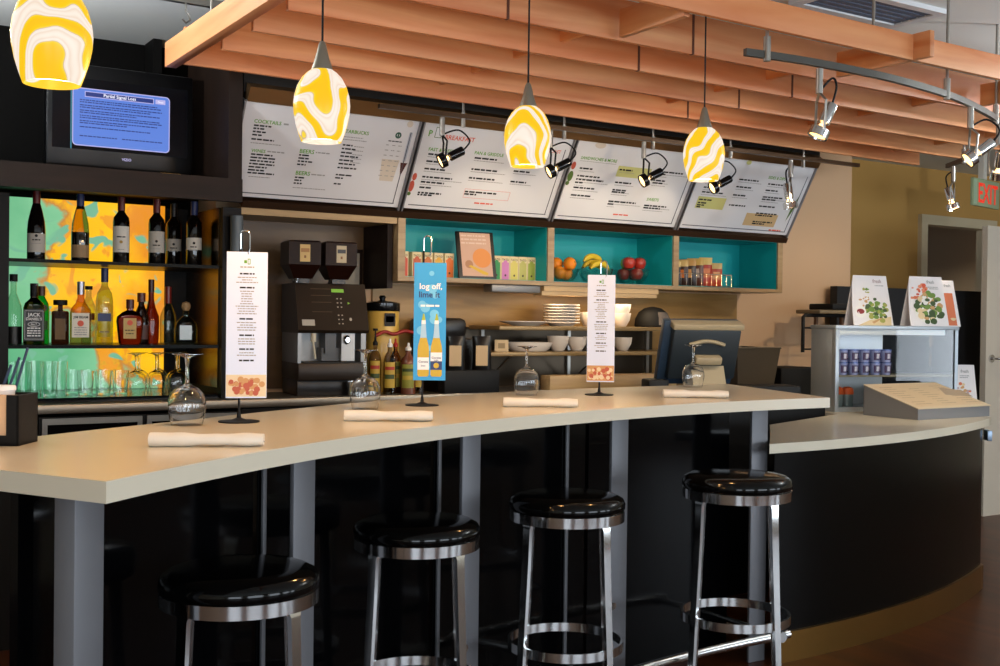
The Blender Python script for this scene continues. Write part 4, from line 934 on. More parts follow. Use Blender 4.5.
m = MB().span((-.035, .0, .20), (.03, .1, .298)).span((-.05, .02, .165), (.06, .1, .225)).span((.06, -.01, .165), (.14, .12, .298), 1)
m.build('spout_block', [M('spout_dark', '4a4a4a', .4, .4), M('machine_pale', 'a8a8a6', .4, .5)], em)
MB().tube([(-.11, -.01, .297), (-.112, -.015, .25), (-.10, -.02, .175)], .006, 10).tube([(-.11, -.01, .30), (-.11, -.01, .255)], .016, 12).build('steam_wand', M('wand_white', 'c8c0a8', .35), em)
MB().lathe([(0, 0), (.018, 0), (.022, .008), (.012, .02), (0, .02)], 20, mat=T(.09, -.012, .265) @ RX(pi / 2)).build('knob', CHROME, em)
for hx, lab_c in ((-.168, 'hopper_label_gold'), (.05, 'hopper_label_grey')):
    h = MB()
    rings = [(-.055, .06, .55), (-.095, .10, .615), (-.095, .10, .72), (-.085, .09, .727)]
    vs = []; fs = []
    for (a, b, z) in rings: vs += [(hx + a * 1.0, .06 + a * .85, z), (hx - a * 1.0, .06 + a * .85, z), (hx - a * 1.0, .06 + b * .9, z), (hx + a * 1.0, .06 + b * .9, z)]
    for i in range(3):
        for j in range(4): fs.append((4 * i + j, 4 * i + (j + 1) % 4, 4 * i + 4 + (j + 1) % 4, 4 * i + 4 + j))
    fs += [(3, 2, 1, 0), (12, 13, 14, 15)]
    h.faces(vs, fs); h = h.build('bean_hopper', M('hopper_brown', '1c0b06', .3, spec=.12), em, smooth=20)
    l = MB().span((hx - .03, -.0225, .628), (hx + .03, -.0212, .708)); f = T(0, -.0228, 0) @ FRONT
    l.quad(hx - .025, .672, hx + .025, .69, 1, f); l.quad(hx - .006, .645, hx + .006, .657, 2, f)
    l.build('hopper_label', [M(lab_c, 'c8a868' if 'gold' in lab_c else 'b8a888', .5), M(lab_c + '_band', 'a0703c' if 'gold' in lab_c else '3a3c40', .5), M('label_mark', '7a4a1c', .5)], h, smooth=None)
    MB().span((hx - .04, .02, .53), (hx + .04, .1, .551)).build('hopper_neck', MBK, em)
for i, (x, y) in enumerate([(2.02, 4.985), (2.062, 5.01), (2.20, 4.99), (2.245, 4.975)]):
    t = thing('shot_glass', 'small clear shot glass on top of the espresso machine below a bean hopper', 'glass', (x, y, ZW + .5305), 0, 'shot glasses on the espresso machine')
    MB().lathe([(0, 0), (.016, 0), (.0195, .045), (.018, .045), (.0145, .006), (0, .006)], 20).build('glass', GLASS, t)
t = thing('steel_cup', 'small steel cup standing in front of the espresso machine', 'cup', (2.262, 4.875, ZW), 0)
MB().lathe([(0, 0), (.024, 0), (.027, .07), (.0255, .07), (.0225, .004), (0, .004)], 24).build('cup', CHROME, t)
t = thing('picture_frame', 'dark framed notice on the alcove wall behind the bean hoppers', 'picture', (2.41, 5.262, 1.60), radians(0))
MB().span((-.08, -.006, -.10), (.08, .006, .10), bev=.002).build('frame', DWOOD, t)
MB().span((-.06, -.0072, -.08), (.06, -.0061, .08)).build('notice', M('notice_paper', 'a09a8c', .6), t)
# canister, syrup bottles
t = thing('canister', 'glass canister of yellow powder with a black knobbed lid behind the syrup bottles', 'canister', (2.54, 5.13, ZW))
MB().lathe([(0, 0), (.08, 0), (.085, .01), (.085, .40), (.07, .425), (0, .425)], 32).build('jar', M('canister_yellow', 'c8a24a', .3, coat=.3), t)
MB().lathe([(.088, .405), (.09, .41), (.09, .445), (.07, .452), (.02, .456), (.013, .462), (.018, .475), (.012, .484), (0, .484)], 32).build('lid', BLACK, t)
m = MB(); f = T(0, -.0868, 0) @ FRONT; m.quad(-.03, .33, .03, .395, 0, f); m.quad(-.022, .35, .022, .38, 1, f); m.build('label', [INK, M('label_tan', 'b89a58', .5)], t, smooth=None)
SYG = 'syrup and sauce bottles on the back counter'
def syrup(label, x, y, r, h, body, capm, lm2, pump=False, nozzle=False):
    t = thing('sauce_bottle' if nozzle else 'syrup_bottle', label, 'bottle', (x, y, ZW), face(x, y), SYG)
    MB().lathe([(0, 0), (r, 0), (r, h * .6), (r * .85, h * .68), (r * .35, h * .78), (r * .33, h * .88), (0, h * .88)], 24).build('body', body, t)
    m = MB().lathe([(r * .4, h * .85), (r * .42, h * .9), (r * .2, h * .93), (r * .14, h), (0, h)], 16)
    if pump: m.tube([(0, 0, h * .98), (0, 0, h * 1.12), (0, -.04, h * 1.12)], r * .1, 8).lathe([(0, h * 1.1), (r * .4, h * 1.1), (r * .4, h * 1.14), (0, h * 1.14)], 12)
    m.build('cap', capm, t)
    l = MB().lathe([(r + .0006, h * .12), (r + .0006, h * .58)], 16, 0, a0=-pi / 2 - .9, a1=-pi / 2 + .9)
    l.lathe([(r + .001, h * .44), (r + .001, h * .5)], 12, 1, a0=-pi / 2 - .8, a1=-pi / 2 + .8).lathe([(r + .001, h * .28), (r + .001, h * .36)], 12, 2, a0=-pi / 2 - .8, a1=-pi / 2 + .8)
    l.build('label', lm2, t)
SYB = gl_mat('syrup_amber', 'a06a2c'); SYC = thin_mat('syrup_clear', 'd2c6a8'); SYR = M('sauce_brown', '6a3a26', .25, coat=.3)
L1 = [M('label_yellow', 'b89a38', .5), M('label_redband', 'a8342a', .5), M('label_darkgreen', '3a4a24', .5)]
L2 = [M('label_olive2', '8a8a34', .5), M('label_darkgreen', '3a4a24', .5), M('label_yellow', 'b89a38', .5)]
syrup('clear syrup bottle with a yellow and red label, left of the sauce bottles', 2.485, 4.93, .031, .27, SYC, WHITE, L1, False, True)
syrup('brown sauce bottle with white nozzle and olive label, nearest the beer banner', 2.585, 4.93, .038, .25, SYR, WHITE, L2, False, True)
syrup('clear syrup bottle with a black pump at the espresso machine corner', 2.425, 4.97, .03, .28, SYC, BLACKM, L1, True)
syrup('red capped syrup bottle behind the clear syrup bottle', 2.548, 4.995, .028, .27, SYB, M('cap_bright_red', 'a82018', .35), L2)
syrup('white capped syrup bottle half hidden by the beer banner', 2.655, 4.96, .03, .26, SYB, WHITE, L1, False, True)
# red hose across
t = thing('red_hose', 'thin red hose lying over the syrup bottles behind the beer banner', 'hose', (2.55, 5.02, 1.285)); MB().tube(smooth_pts([(-.1, 0, -.02), (-.05, 0, .0), (0, 0, -.012), (.06, 0, .004), (.12, 0, -.006)]), .009, 10).build('hose', M('hose_red', '8a1a14', .4), t)
# dark coffee grinder / brewer with bags of coffee
t = thing('coffee_brewer', 'large black coffee brewer standing between the beer banner and the plate shelves', 'coffee machine', (2.985, 5.05, ZW))
m = MB().span((-.22, -.08, 0), (.045, .2, .27), bev=.01).span((-.24, -.02, .27), (.0, .2, .375), bev=.03); m.build('body', MBK, t)
t = thing('coffee_bag', 'black coffee bag with a cream label, right of the beer banner', 'bag', (2.99, 4.90, ZW + .115), face(2.99, 4.93), 'black coffee bags')
def bag(t, w, h, d, mt, lm3):
    m = MB(); vs = []; fs = []; n = 12; R_ = 9
    for j in range(R_):
        v = j / (R_ - 1); th = d * (sin(pi * min(v * .75 + .2, 1)) ** .6); ww = w * (1 - .06 * sin(pi * v))
        for i in range(n):
            a = 2 * pi * i / n; vs.append((ww / 2 * cos(a), max(th, .002) / 2 * sin(a), h * v))
    for j in range(R_ - 1):
        for i in range(n): fs.append((n * j + i, n * j + (i + 1) % n, n * j + n + (i + 1) % n, n * j + n + i))
    fs += [tuple(range(n))[::-1], tuple(range(n * (R_ - 1), n * R_))]
    m.faces(vs, fs); m.build('bag', mt, t, smooth=50)
    MB().span((-w * .3, -d / 2 - .003, h * .12), (w * .3, -d / 2 + .002, h * .72)).build('label', lm3, t)
BAGB = M('bag_black', '0c0b0b', .3); LCR = M('label_cream', 'cbb088', .5)
bag(t, .10, .17, .06, BAGB, LCR)
t = thing('coffee_bag', 'black coffee bag with a cream label, partly hidden behind the beer banner', 'bag', (2.835, 4.90, ZW + .115), face(2.84, 4.93), 'black coffee bags'); bag(t, .10, .17, .06, BAGB, LCR)
b_ = thing('bag_shelf', 'low black box stand under the black coffee bags', 'stand', (2.91, 4.905, ZW)); MB().span((-.16, -.05, 0), (.16, .02, .114), bev=.004).build('box', BLACKM, b_)

# ------------------------------------------------------------------ plate shelves
SHM = M('shelf_tan', '8a7048', .35, .3)
ps = thing('plate_shelf', 'two tier metal shelf of plates and bowls under the fruit cubby', 'shelf', (0, 0, 0))
for z in (1.320, 1.184):
    x0 = 3.12 if z > 1.3 else 3.05
    MB().span((x0, 4.94, z - .022), (4.42, 5.25, z), bev=.003).build('shelf_board', SHM, ps)
for x in (3.2, 3.78, 4.36):
    MB().span((x, 5.252, .985), (x + .02, 5.27, 1.32)).build('upright', STEEL, ps)
    MB().tube([(x + .01, 5.25, 1.0), (x + .01, 4.98, 1.158)], .006, 8).build('brace', STEEL, ps)
MB().span((3.10, 5.271, .985), (4.42, 5.278, 1.31)).build('back_sheet', M('back_sheet_steel', '4a4034', .3, .8), ps)
st = thing('counter_strip', 'pale wood ledge along the back counter below the plate shelves', 'ledge', (0, 0, 0))
MB().span((3.40, 4.88, ZW), (4.6, 4.97, 1.06), bev=.003).build('ledge', LWOOD, st)
pt = thing('plate', 'x', 'plate', (0, 0, 0), 0, 'white plates stacked on the upper shelf')
MB().lathe([(0, .003), (.055, .003), (.06, 0), (.066, .003), (.075, .012), (.098, .0165), (.1, .019), (.099, .0235), (.074, .0155), (.06, .007), (0, .007)], 40).build('plate', WCER, pt)
for i in range(7):
    o = pt if i == 0 else dup(pt, (0, 0, 0))
    o.location = (3.605 + .002 * sin(i * 3), 5.07, 1.3205 + .0160 * i)
    o['label'] = ['white plate at the bottom of the stack on the upper shelf', 'white plate second from the bottom of the stack', 'white plate third from the bottom of the stack', 'white plate in the middle of the stack of seven', 'white plate third from the top of the stack', 'white plate second from the top of the stack', 'white plate on top of the stack on the upper shelf'][i]
t = thing('platter', 'flat white oval platter on the upper shelf left of the plate stack', 'platter', (3.36, 5.06, 1.3205))
MB().lathe([(0, .003), (.07, .003), (.075, 0), (.085, .004), (.15, .022), (.15, .025), (.08, .009), (0, .007)], 40, sy=.7).build('platter', WCER, t)
t = thing('platter', 'deep white oval dish on the lower shelf behind the third wine glass', 'dish', (3.385, 5.06, 1.1845))
MB().lathe([(0, .004), (.09, .004), (.1, 0), (.12, .012), (.138, .045), (.138, .048), (.118, .018), (.098, .01), (0, .01)], 40, sy=.7).build('dish', WCER, t)
bw = thing('bowl', 'x', 'bowl', (0, 0, 0), 0, 'white bowls on the plate shelves')
MB().lathe([(0, .004), (.024, .004), (.027, 0), (.032, .004), (.052, .04), (.058, .075), (.058, .079), (.054, .079), (.048, .042), (.028, .012), (0, .01)], 36).build('bowl', WCER, bw)
bl = [(3.569, 5.05, 1.1845, 1.05, 'white bowl on the lower shelf just right of the deep oval dish'), (3.695, 5.05, 1.1845, .98, 'white bowl on the lower shelf beside the hanging menu card'), (3.82, 5.06, 1.1845, 1, 'white bowl on the lower shelf behind the hanging menu card'), (4.015, 5.05, 1.1845, .96, 'white bowl alone on the lower shelf right of the hanging menu card'),
      (4.01, 5.06, 1.3205, .98, 'lower of two stacked white bowls on the upper shelf'), (4.01, 5.06, 1.3705, .98, 'upper of two stacked white bowls on the upper shelf'), (3.80, 5.08, 1.3205, 1.0, 'white bowl on the upper shelf between plates and menu card')]
for i, (x, y, z, s_, lab) in enumerate(bl):
    o = bw if i == 0 else dup(bw, (0, 0, 0)); o.location = (x, y, z); o.scale = (s_,) * 3; o['label'] = lab
t = thing('price_card', 'small cream card standing at the left end of the lower shelf', 'card', (3.165, 4.99, 1.1845), face(3.165, 5)); m = MB().span((-.036, -.02, 0), (.036, .02, .062), bev=.002); m.quad(-.018, .018, .018, .045, 1, T(0, -.0206, 0) @ FRONT); m.build('card', [M('card_cream', 'd0b890', .6), M('card_mark', '9a8462', .6)], t, smooth=None)
t = thing('cap', 'black domed cap with a grey mesh back on the upper shelf', 'cap', (4.26, 5.08, 1.3205), face(4.26, 5.08))
MB().lathe([(.10, 0), (.105, .01), (.10, .05), (.082, .085), (.05, .108), (.012, .117), (0, .118)], 32).build('crown', M('cap_black', '0d0c0c', .8), t)
MB().lathe([(.1065, .012), (.102, .051), (.084, .0865)], 10, a0=-pi / 2 + .35, a1=-pi / 2 + 1.25).build('mesh_back', M('cap_grey', '6a6058', .8), t)
t = thing('paper_sleeves', 'stack of orange paper sleeves on the lower shelf behind the till', 'sleeves', (4.34, 5.0, 1.1845)); MB().box((0, 0, .055), (.05, .08, .085), mat=RY(.35), bev=.003).build('sleeves', M('sleeve_orange', 'b87a4a', .6), t)

# ------------------------------------------------------------------ cubby contents
ZT = CZ0 + .0243
bxs = []
TB = M('tea_box_cream', 'd8c69a', .55)
def teabox(x, y, colr, label):
    t = thing('tea_box', label, 'tea box', (x, y, ZT), 0, 'tea boxes in the left cubby')
    MB().span((-.027, 0, 0), (.027, .07, .128), bev=.0015).build('carton', TB, t)
    m = MB(); f = T(0, -.0006, 0) @ FRONT
    m.quad(-.022, .004, .022, .094, 0, f); m.text('TAZO', 0, .104, w=.042, m=1, mat=f, align='C')
    m.poly([(.016 * cos(a) , .02 + .018 * sin(a)) for a in [pi * i / 10 for i in range(11)]] + [(-.018, .006), (.018, .006)], 2, f, .0003); m.disc(0, .026, .006, 1, f, .0005, 12)
    m.disc(0, .092, .014, 0, f, .0001)
    m.build('front_panel', [M('tea_' + colr, colr, .5), M('tea_ink', '3a2a1c', .6), M('tea_dark_' + colr, colr, .6)], t, smooth=None)
tl = [(2.622, 'c8452c', 'red tea box at the far left of the left cubby'), (2.697, 'b8502c', 'brick red tea box second from the left in the left cubby'), (2.760, 'c06a30', 'rust tea box behind the hook of the beer banner'), (2.823, 'd8a030', 'gold tea box next to the orange one left of the framed picture'), (2.886, 'e0702a', 'orange tea box just left of the framed picture'),
      (3.172, '2f8a4a', 'green tea box just right of the framed picture'), (3.2275, 'c878b0', 'pink tea box right of the green tea box'), (3.283, 'd0c060', 'yellow tea box in the middle of the five right of the picture'), (3.3385, 'b8b060', 'pale olive tea box second from the right end of the left cubby'), (3.394, '98a040', 'olive green tea box at the right end of the left cubby')]
for i, (x, c_, lab) in enumerate(tl): teabox(x, 5.06, c_, lab)
t = thing('picture_frame', 'leaning dark framed fruit picture standing in the left teal cubby', 'picture', (3.015, 4.985, ZT + .001), radians(-8))
fm2 = RX(radians(-14))
m = MB().span((-.105, 0, 0), (.105, .014, .252), mat=fm2, bev=.002); m.build('frame', M('frame_black', '16100c', .4), t)
m = MB(); f = fm2 @ T(0, -.0012, 0) @ FRONT
m.quad(-.085, .012, .085, .245, 0, f); m.disc(.03, .11, .052, 1, f, .0004, 24); m.disc(-.045, .075, .022, 2, f, .0004, 18); m.poly([(-.05, .065), (-.035, .07), (.06, .03), (.055, .018), (.03, .022)], 3, f, .0006)
for y in (.225, .205, .185): m.greek(-.08, .06, y, .008, 4, f, .0004)
m.build('picture', [M('picture_pinktan', 'c8a08a', .5), M('picture_orange', 'd88a48', .5), M('picture_brown', 'a87858', .5), M('picture_yellow', 'd0a830', .5), M('picture_text', 'd8bca8', .5)], t, smooth=None)
MB().tube([(0, .07, .2), (0, .095, .004)], .004, 8).build('easel_leg', BLACKM, t)
# fruit bowls
gb = thing('fruit_bowl', 'x', 'bowl', (0, 0, 0), 0, 'glass fruit bowls in the middle cubby')
MB().lathe([(0, .002), (.035, 0), (.04, .002), (.062, .012), (.085, .045), (.094, .078), (.0915, .078), (.082, .046), (.06, .016), (.04, .008), (0, .007)], 40).build('bowl', THIN, gb)
fb = [(3.63, 5.10, .95, 'clear glass bowl of oranges at the left of the middle cubby'), (3.855, 5.10, 1.08, 'clear glass bowl of bananas in the middle of the teal cubby'), (4.115, 5.10, 1.1, 'clear glass bowl of apples at the right of the middle cubby')]
for i, (x, y, s_, lab) in enumerate(fb):
    o = gb if i == 0 else dup(gb, (0, 0, 0)); o.location = (x, y, ZT); o.scale = (s_,) * 3; o['label'] = lab
ORG = M('orange_peel', 'f08a1c', .45, bump=.5, bscale=300)
orr = thing('orange', 'x', 'orange', (0, 0, 0), 0, 'oranges in the glass bowl')
MB().lathe([(0, -.0355)] + [(.037 * sin(pi * i / 14), -.036 * cos(pi * i / 14)) for i in range(1, 14)] + [(0, .0345)], 28).build('fruit', ORG, orr)
MB().lathe([(0, .0358), (.004, .0355), (.005, .034), (0, .033)], 8).build('stem_end', M('stem_green', '6a6a28', .6), orr)
oo = [(-.034, -.017, .047, 'lower orange at the left of the glass bowl'), (.034, .017, .047, 'lower orange at the right of the glass bowl'), (.019, -.037, .098, 'upper orange at the front right of the pile'), (-.019, .037, .098, 'upper orange at the back left of the pile')]
for i, (dx, dy, dz, lab) in enumerate(oo):
    o = orr if i == 0 else dup(orr, (0, 0, 0)); o.location = (3.63 + dx, 5.10 + dy, ZT + dz + .005); o['label'] = lab; o.rotation_euler = (i, i * 2, 0)
BAN = M('banana_skin', 'd8b830', .5)
def banana(x, y, z, a, tilt, L_, label):
    t = thing('banana', label, 'banana', (x, y, z), a, 'bananas in the glass bowl')
    n = 14; pts = []; rr2 = []
    for i in range(n + 1):
        u = i / n; ang = radians(-50 + 100 * u); R_ = L_ / 1.7
        pts.append((R_ * sin(ang), tilt * cos(ang) * .04, R_ * cos(ang) - R_ * .75)); rr2.append(.0035 + .0125 * min(1, sin(pi * min(max(u, .03), .97)) * 1.9))
    MB().tube(pts, rr2, 8).build('fruit', BAN, t, smooth=30)
    e = MB().tube([pts[0], Vector(pts[0]) * 1.09], .004, 8); e.build('stem', M('banana_stem', '5a5020', .6), t)
bn = [(-.012, -.056, .070, .1, 0, 'banana at the front of its bowl'), (.008, -.019, .078, .1, 0, 'second banana from the front of its bowl'), (-.006, .018, .080, .1, 0, 'third banana from the front of its bowl'), (.012, .055, .078, .1, 0, 'banana at the back of its bowl'), (-.02, .0, .112, .1, 0, 'banana lying on top of the others in its bowl')]
for dx, dy, dz, a, tl_, lab in bn: banana(3.855 + dx, 5.10 + dy, ZT + dz + .02, a, tl_, .15, lab)
def apple(x, y, z, colr, label, s_=1):
    t = thing('apple', label, 'apple', (x, y, z), 0, 'apples in the glass bowl')
    pf = [(0, -.028), (.012, -.032), (.026, -.027), (.036, -.008), (.0375, .008), (.031, .026), (.018, .033), (.008, .030), (0, .024)]
    MB().lathe([(r * s_, q * s_) for r, q in pf], 28).build('fruit', M('apple_' + colr, colr, .3, coat=.2), t)
    MB().tube([(0, 0, .022), (.003, 0, .042)], .0016, 6).build('stem', M('stem_brown', '4a3018', .7), t)
ap = [(0, -.046, .051, '8a2018', 'red apple low at the front of its bowl'), (.040, .023, .051, '6a1a14', 'dark red apple low at the back right of its bowl'), (-.040, .023, .051, '7a1c14', 'dark red apple low at the back left of its bowl'), (-.039, -.0225, .114, 'a83024', 'red apple on top at the front left of its bowl'), (.039, -.0225, .114, 'a02c20', 'red apple on top at the front right of its bowl'), (0, .045, .114, 'b0b428', 'green apple on top at the back of its bowl')]
for dx, dy, dz, c_, lab in ap: apple(4.115 + dx, 5.10 + dy, ZT + dz + .008, c_, lab)
# snack bags in a wire basket
wb = thing('wire_basket', 'chrome wire basket of snack bags in the right teal cubby', 'basket', (4.60, 5.10, ZT))
m = MB(); BX0, BX1, BY0, BY1 = -.235, .2, -.10, .09
for z in (.004, .075): m.tube([(BX0, BY0, z), (BX1, BY0, z), (BX1, BY1, z), (BX0, BY1, z)], .0022, 6, closed=True)
for i in range(12):
    x = BX0 + (BX1 - BX0) * i / 11
    m.tube([(x, BY0, .075), (x, BY0, .004), (x, BY1, .004), (x, BY1, .075)], .0014, 6)
m.build('wire', CHROME, wb)
sb = [(4.408, '201814', 'c8a868', 'black snack bag at the left end of the wire basket'), (4.468, '3a2018', 'd0ae70', 'dark snack bag second from the left in the wire basket'), (4.528, '30221c', 'c89a5c', 'dark brown snack bag third from the left in the wire basket'), (4.588, '5a2c1c', 'd8b060', 'brown snack bag in the middle of the wire basket'), (4.67, 'b83a22', 'e0c070', 'tall red snack bag with a yellow top in the wire basket'), (4.752, 'c04a2a', 'd8b878', 'red orange snack bag at the right end of the wire basket')]
for i, (x, c1, c2, lab) in enumerate(sb):
    t = thing('snack_bag', lab, 'snack bag', (x, 5.085, ZT + .007), radians(-54 if i < 4 else -22), 'snack bags in the wire basket')
    w_, h_ = (.10, .140 + .008 * i) if i < 4 else (.082, .172 - .03 * (i - 4))
    m = MB(); vs = []; fs = []; n = 12; R_ = 9
    for j in range(R_):
        v_ = j / (R_ - 1); th = max(.03 * sin(pi * v_) ** .6, .0015)
        for k in range(n): vs.append((w_ / 2 * cos(2 * pi * k / n), th / 2 * sin(2 * pi * k / n), h_ * v_))
    for j in range(R_ - 1):
        for k in range(n): fs.append((n * j + k, n * j + (k + 1) % n, n * j + n + (k + 1) % n, n * j + n + k))
    m.faces(vs, fs)
    for fc in m.bm.faces:
        if fc.calc_center_median().z > h_ * .78: fc.material_index = 1
    m.faces([(-w_ * .3, -.0165, h_ * .3), (w_ * .3, -.0165, h_ * .3), (w_ * .25, -.0155, h_ * .62), (-w_ * .25, -.0155, h_ * .62)], [(0, 1, 2, 3)], 2)
    m.build('bag', [M('snack_' + c1, c1, .3), M('snack_top_' + c2, c2, .3), M('snack_art_%d' % (i % 3), ['c8b0a0', 'd8783a', 'e0a060'][i % 3], .4)], t, smooth=50)

# ------------------------------------------------------------------ till
wk = thing('work_counter', 'black work counter behind the bar under the till', 'counter', (0, 0, 0))
MB().span((3.62, 4.10, 0), (4.62, 4.62, .95)).build('body', BLACKM, wk)
pos = thing('till_screen', 'dark touch screen till with a beige back housing, seen from behind', 'till', (3.95, 4.36, .951), radians(-20)); pos.scale = (1.1,) * 3
BEI = M('till_beige', '9a8c70', .5); TDK = M('till_slate', '1e262c', .45); TBL = M('till_blue', '24364a', .4)
tilt = T(0, 0, .12) @ RX(radians(20))
m = MB().span((-.20, -.02, -.04), (.17, .022, .27), bev=.006, mat=tilt); m.build('screen_housing', TBL, pos)
m = MB().span((-.165, -.062, .0), (.165, -.019, .245), bev=.012, mat=tilt); m.build('back_cover', TDK, pos)
m = MB().span((-.170, -.066, .243), (.172, .0, .272), bev=.006, mat=tilt); m.build('top_cap', BEI, pos)
m = MB().tube([(-.085 + .17 * i / 8, -.070, .175 + .018 * sin(pi * i / 8)) for i in range(9)], .009, 10, mat=tilt); m.build('handle', BEI, pos)
m = MB().span((-.055, -.10, .085), (.075, -.055, .125), bev=.01, mat=tilt); m.build('hinge_block', BEI, pos)
m = MB(); m.prism([(-.13, 0), (.16, 0), (.16, .02), (.02, .17), (-.06, .17)], -.06, .10, 0, Matrix(((0, 0, 1, 0), (1, 0, 0, -.02), (0, 1, 0, 0), (0, 0, 0, 1)))); m.build('stand', BEI, pos)
m = MB().span((-.25, -.05, 0), (-.15, .06, .10), bev=.01); m.build('card_reader', BLACKM, pos)
cash = thing('cash_tray', 'low black tray on the work counter right of the till', 'tray', (4.33, 4.28, .951), radians(-20)); MB().span((-.1, -.1, 0), (.18, .1, .075), bev=.008).build('tray', BLACKM, cash)
sk = thing('steel_bin', 'open grey steel bin with sloping sides on the back counter right of the till', 'bin', (4.95, 5.05, 0))
m = MB(); vs = [(-.15, -.12, .9), (.13, -.12, .9), (.13, .14, .9), (-.15, .14, .9), (-.19, -.15, 1.20), (.17, -.15, 1.20), (.17, .18, 1.20), (-.19, .18, 1.20)]
m.faces(vs, [(3, 2, 1, 0), (0, 1, 5, 4), (1, 2, 6, 5), (2, 3, 7, 6), (3, 0, 4, 7)]); m.tube([vs[4], vs[5], vs[6], vs[7]], .006, 6, closed=True)
m.build('bin', M('bin_steel', '6a6054', .35, .7, bump=.3, bscale=12), sk)
MB().span((-.15, -.12, 0), (.13, .14, .899)).build('cabinet', BLACKM, sk)
bb = thing('black_cabinet', 'black cabinet with rounded top against the pale wall left of the glass display case', 'cabinet', (5.30, 5.03, 0)); MB().span((-.14, -.1, 0), (.16, .15, 1.08), bev=.02).build('body', BLACKM, bb)
rk = thing('metal_rack', 'black metal rack frame beside the pale wall, left of the display case', 'rack', (5.42, 5.0, 0))
m = MB().tube([(0, 0, 1.17), (0, 0, 1.395), (.02, 0, 1.405), (.42, 0, 1.405)], .012, 10)
for z in (1.325, 1.19): m.tube([(0, 0, z), (.4, 0, z)], .006, 8)
m.build('rack_frame', BLACKM, rk)
MB().span((.15, .03, 0), (.17, .05, 1.395)).build('leg', M('rack_wood', '6a4a32', .5), rk); MB().span((.39, .03, 0), (.41, .05, 1.395)).build('leg', M('rack_wood', '6a4a32', .5), rk)
MB().span((.06, -.08, 1.415), (.46, .12, 1.44), bev=.006).build('shelf', M('rack_shelf', '7a6a50', .5), rk)
bk = thing('serving_tray', 'black tray lying on top of the metal rack', 'tray', (5.72, 5.02, 1.4405)); MB().span((-.12, -.1, 0), (.14, .1, .04), bev=.008).build('tray', BLACKM, bk)
# ------------------------------------------------------------------ glass display case on the low counter
DA = radians(-15); DPOS = Vector((4.75, 4.15, .8802)); DM = T(*DPOS) @ RZ(DA)
de = thing('display_case', 'small refrigerated glass display case of yogurts on the low counter', 'display case', DPOS, DA)
CS = M('case_silver', 'a9b2ba', .42, .5); CW_ = M('case_white', 'd8dee0', .5)
DW, DD, DH = .785, .235, .465
MB().span((0, 0, 0), (DW, DD, .025)).build('base', CS, de)
MB().span((-.004, -.004, .445), (DW + .004, DD + .004, DH), bev=.003).build('top', CS, de)
m = MB().span((0, .03, .025), (.02, DD, .445), bev=.002).span((-.002, -.004, .0), (.022, .032, .445), bev=.004); m.build('side_panel', CS, de)
MB().span((DW - .02, 0, .025), (DW, .02, .445)).build('corner_post', CS, de)
MB().span((DW - .008, .02, .025), (DW - .002, DD, .445)).build('side_glass', PANE, de)
MB().span((.024, .002, .025), (DW - .022, .008, .445)).build('front_glass', pane_mat('case_glass', .005), de)
MB().span((.02, DD - .012, .025), (DW * .58, DD - .002, .445)).build('back_panel', CW_, de)
MB().span((DW * .58, DD - .012, .025), (DW - .02, DD - .002, .445)).build('dark_back', M('case_dark', '0c1116', .6, spec=.1), de)
MB().span((.022, .012, .415), (DW * .9, .05, .444)).build('light_cover', CW_, de)
MB().span((.03, .06, .432), (DW * .85, .09, .444)).build('light_tube', M('tube_glow', 'ffffff', .5, emit='e8f2ff', es=1.2), de)
MB().span((.022, .014, .186), (DW - .022, DD - .014, .196)).build('shelf', M('case_shelf', '6a5f48', .4, .4), de)
def inside(x, y, z): return DM @ Vector((x, y, z))
yg = thing('yogurt_cup', 'x', 'yogurt cup', (0, 0, 0), 0, 'yogurt cups in the display case')
MB().lathe([(0, 0), (.024, 0), (.029, .062), (.031, .064), (.031, .066), (0, .067)], 24).build('cup', M('yogurt_blue', '8e94b8', .4), yg)
m = MB().lathe([(.0265, .012), (.0292, .052)], 14, 0, a0=-pi / 2 - .8, a1=-pi / 2 + .8)
m.lathe([(.0282, .02), (.0298, .046)], 8, 1, a0=-pi / 2 - .3, a1=-pi / 2 + .3)
m.build('label', [M('yogurt_plum', '4a3458', .4), M('yogurt_white', 'c8c4d0', .4)], yg)
MB().lathe([(.0312, .0635), (.0312, .0685), (0, .0690)], 24).build('lid', M('foil_lid', '5a6ea8', .25, .4), yg)
first = True
for r_, y in enumerate((.05, .125)):
    for c_ in range(5):
        for lv in (0, 1):
            p = inside(.075 + c_ * .069, y, .1962 + lv * .0692)
            o = yg if first else dup(yg, (0, 0, 0)); first = False
            o.location = p; o.rotation_euler = (0, 0, DA)
            o['label'] = '%s plum yogurt cup in the %s row, %s from the left of the case' % (('lower', 'upper')[lv], ('front', 'back')[r_], ('first', 'second', 'third', 'fourth', 'fifth')[c_])
for i in range(2):
    p = inside(.055 + .062 * i, .06, .0252)
    t = thing('salad_box', ('left', 'right')[i] + ' of two clear snack boxes with orange tops, low in the display case', 'snack box', p, DA, 'orange topped boxes in the display case')
    m = MB().lathe([(0, 0), (.025, 0), (.027, .06), (.026, .075), (0, .075)], 20, p=4); m.build('box', M('snack_box', '8a9a96', .25, coat=.3), t)
    m = MB().lathe([(.028, .065), (.0295, .075), (.026, .097), (.012, .105), (0, .106)], 20, p=4); m.build('orange_top', M('box_orange', 'd8602c', .4), t)
p = inside(.095, .14, .0252); t = thing('juice_bottle', 'red juice bottle behind the orange topped boxes in the display case', 'bottle', p, DA)
MB().lathe([(0, 0), (.028, 0), (.029, .08), (.02, .105), (.013, .115), (.013, .128), (0, .128)], 20).build('bottle', M('juice_red', '8a2018', .2, coat=.4), t)
MB().lathe([(.0145, .122), (.0145, .14), (0, .14)], 16).build('cap', M('juice_cap', 'c83a24', .4), t)

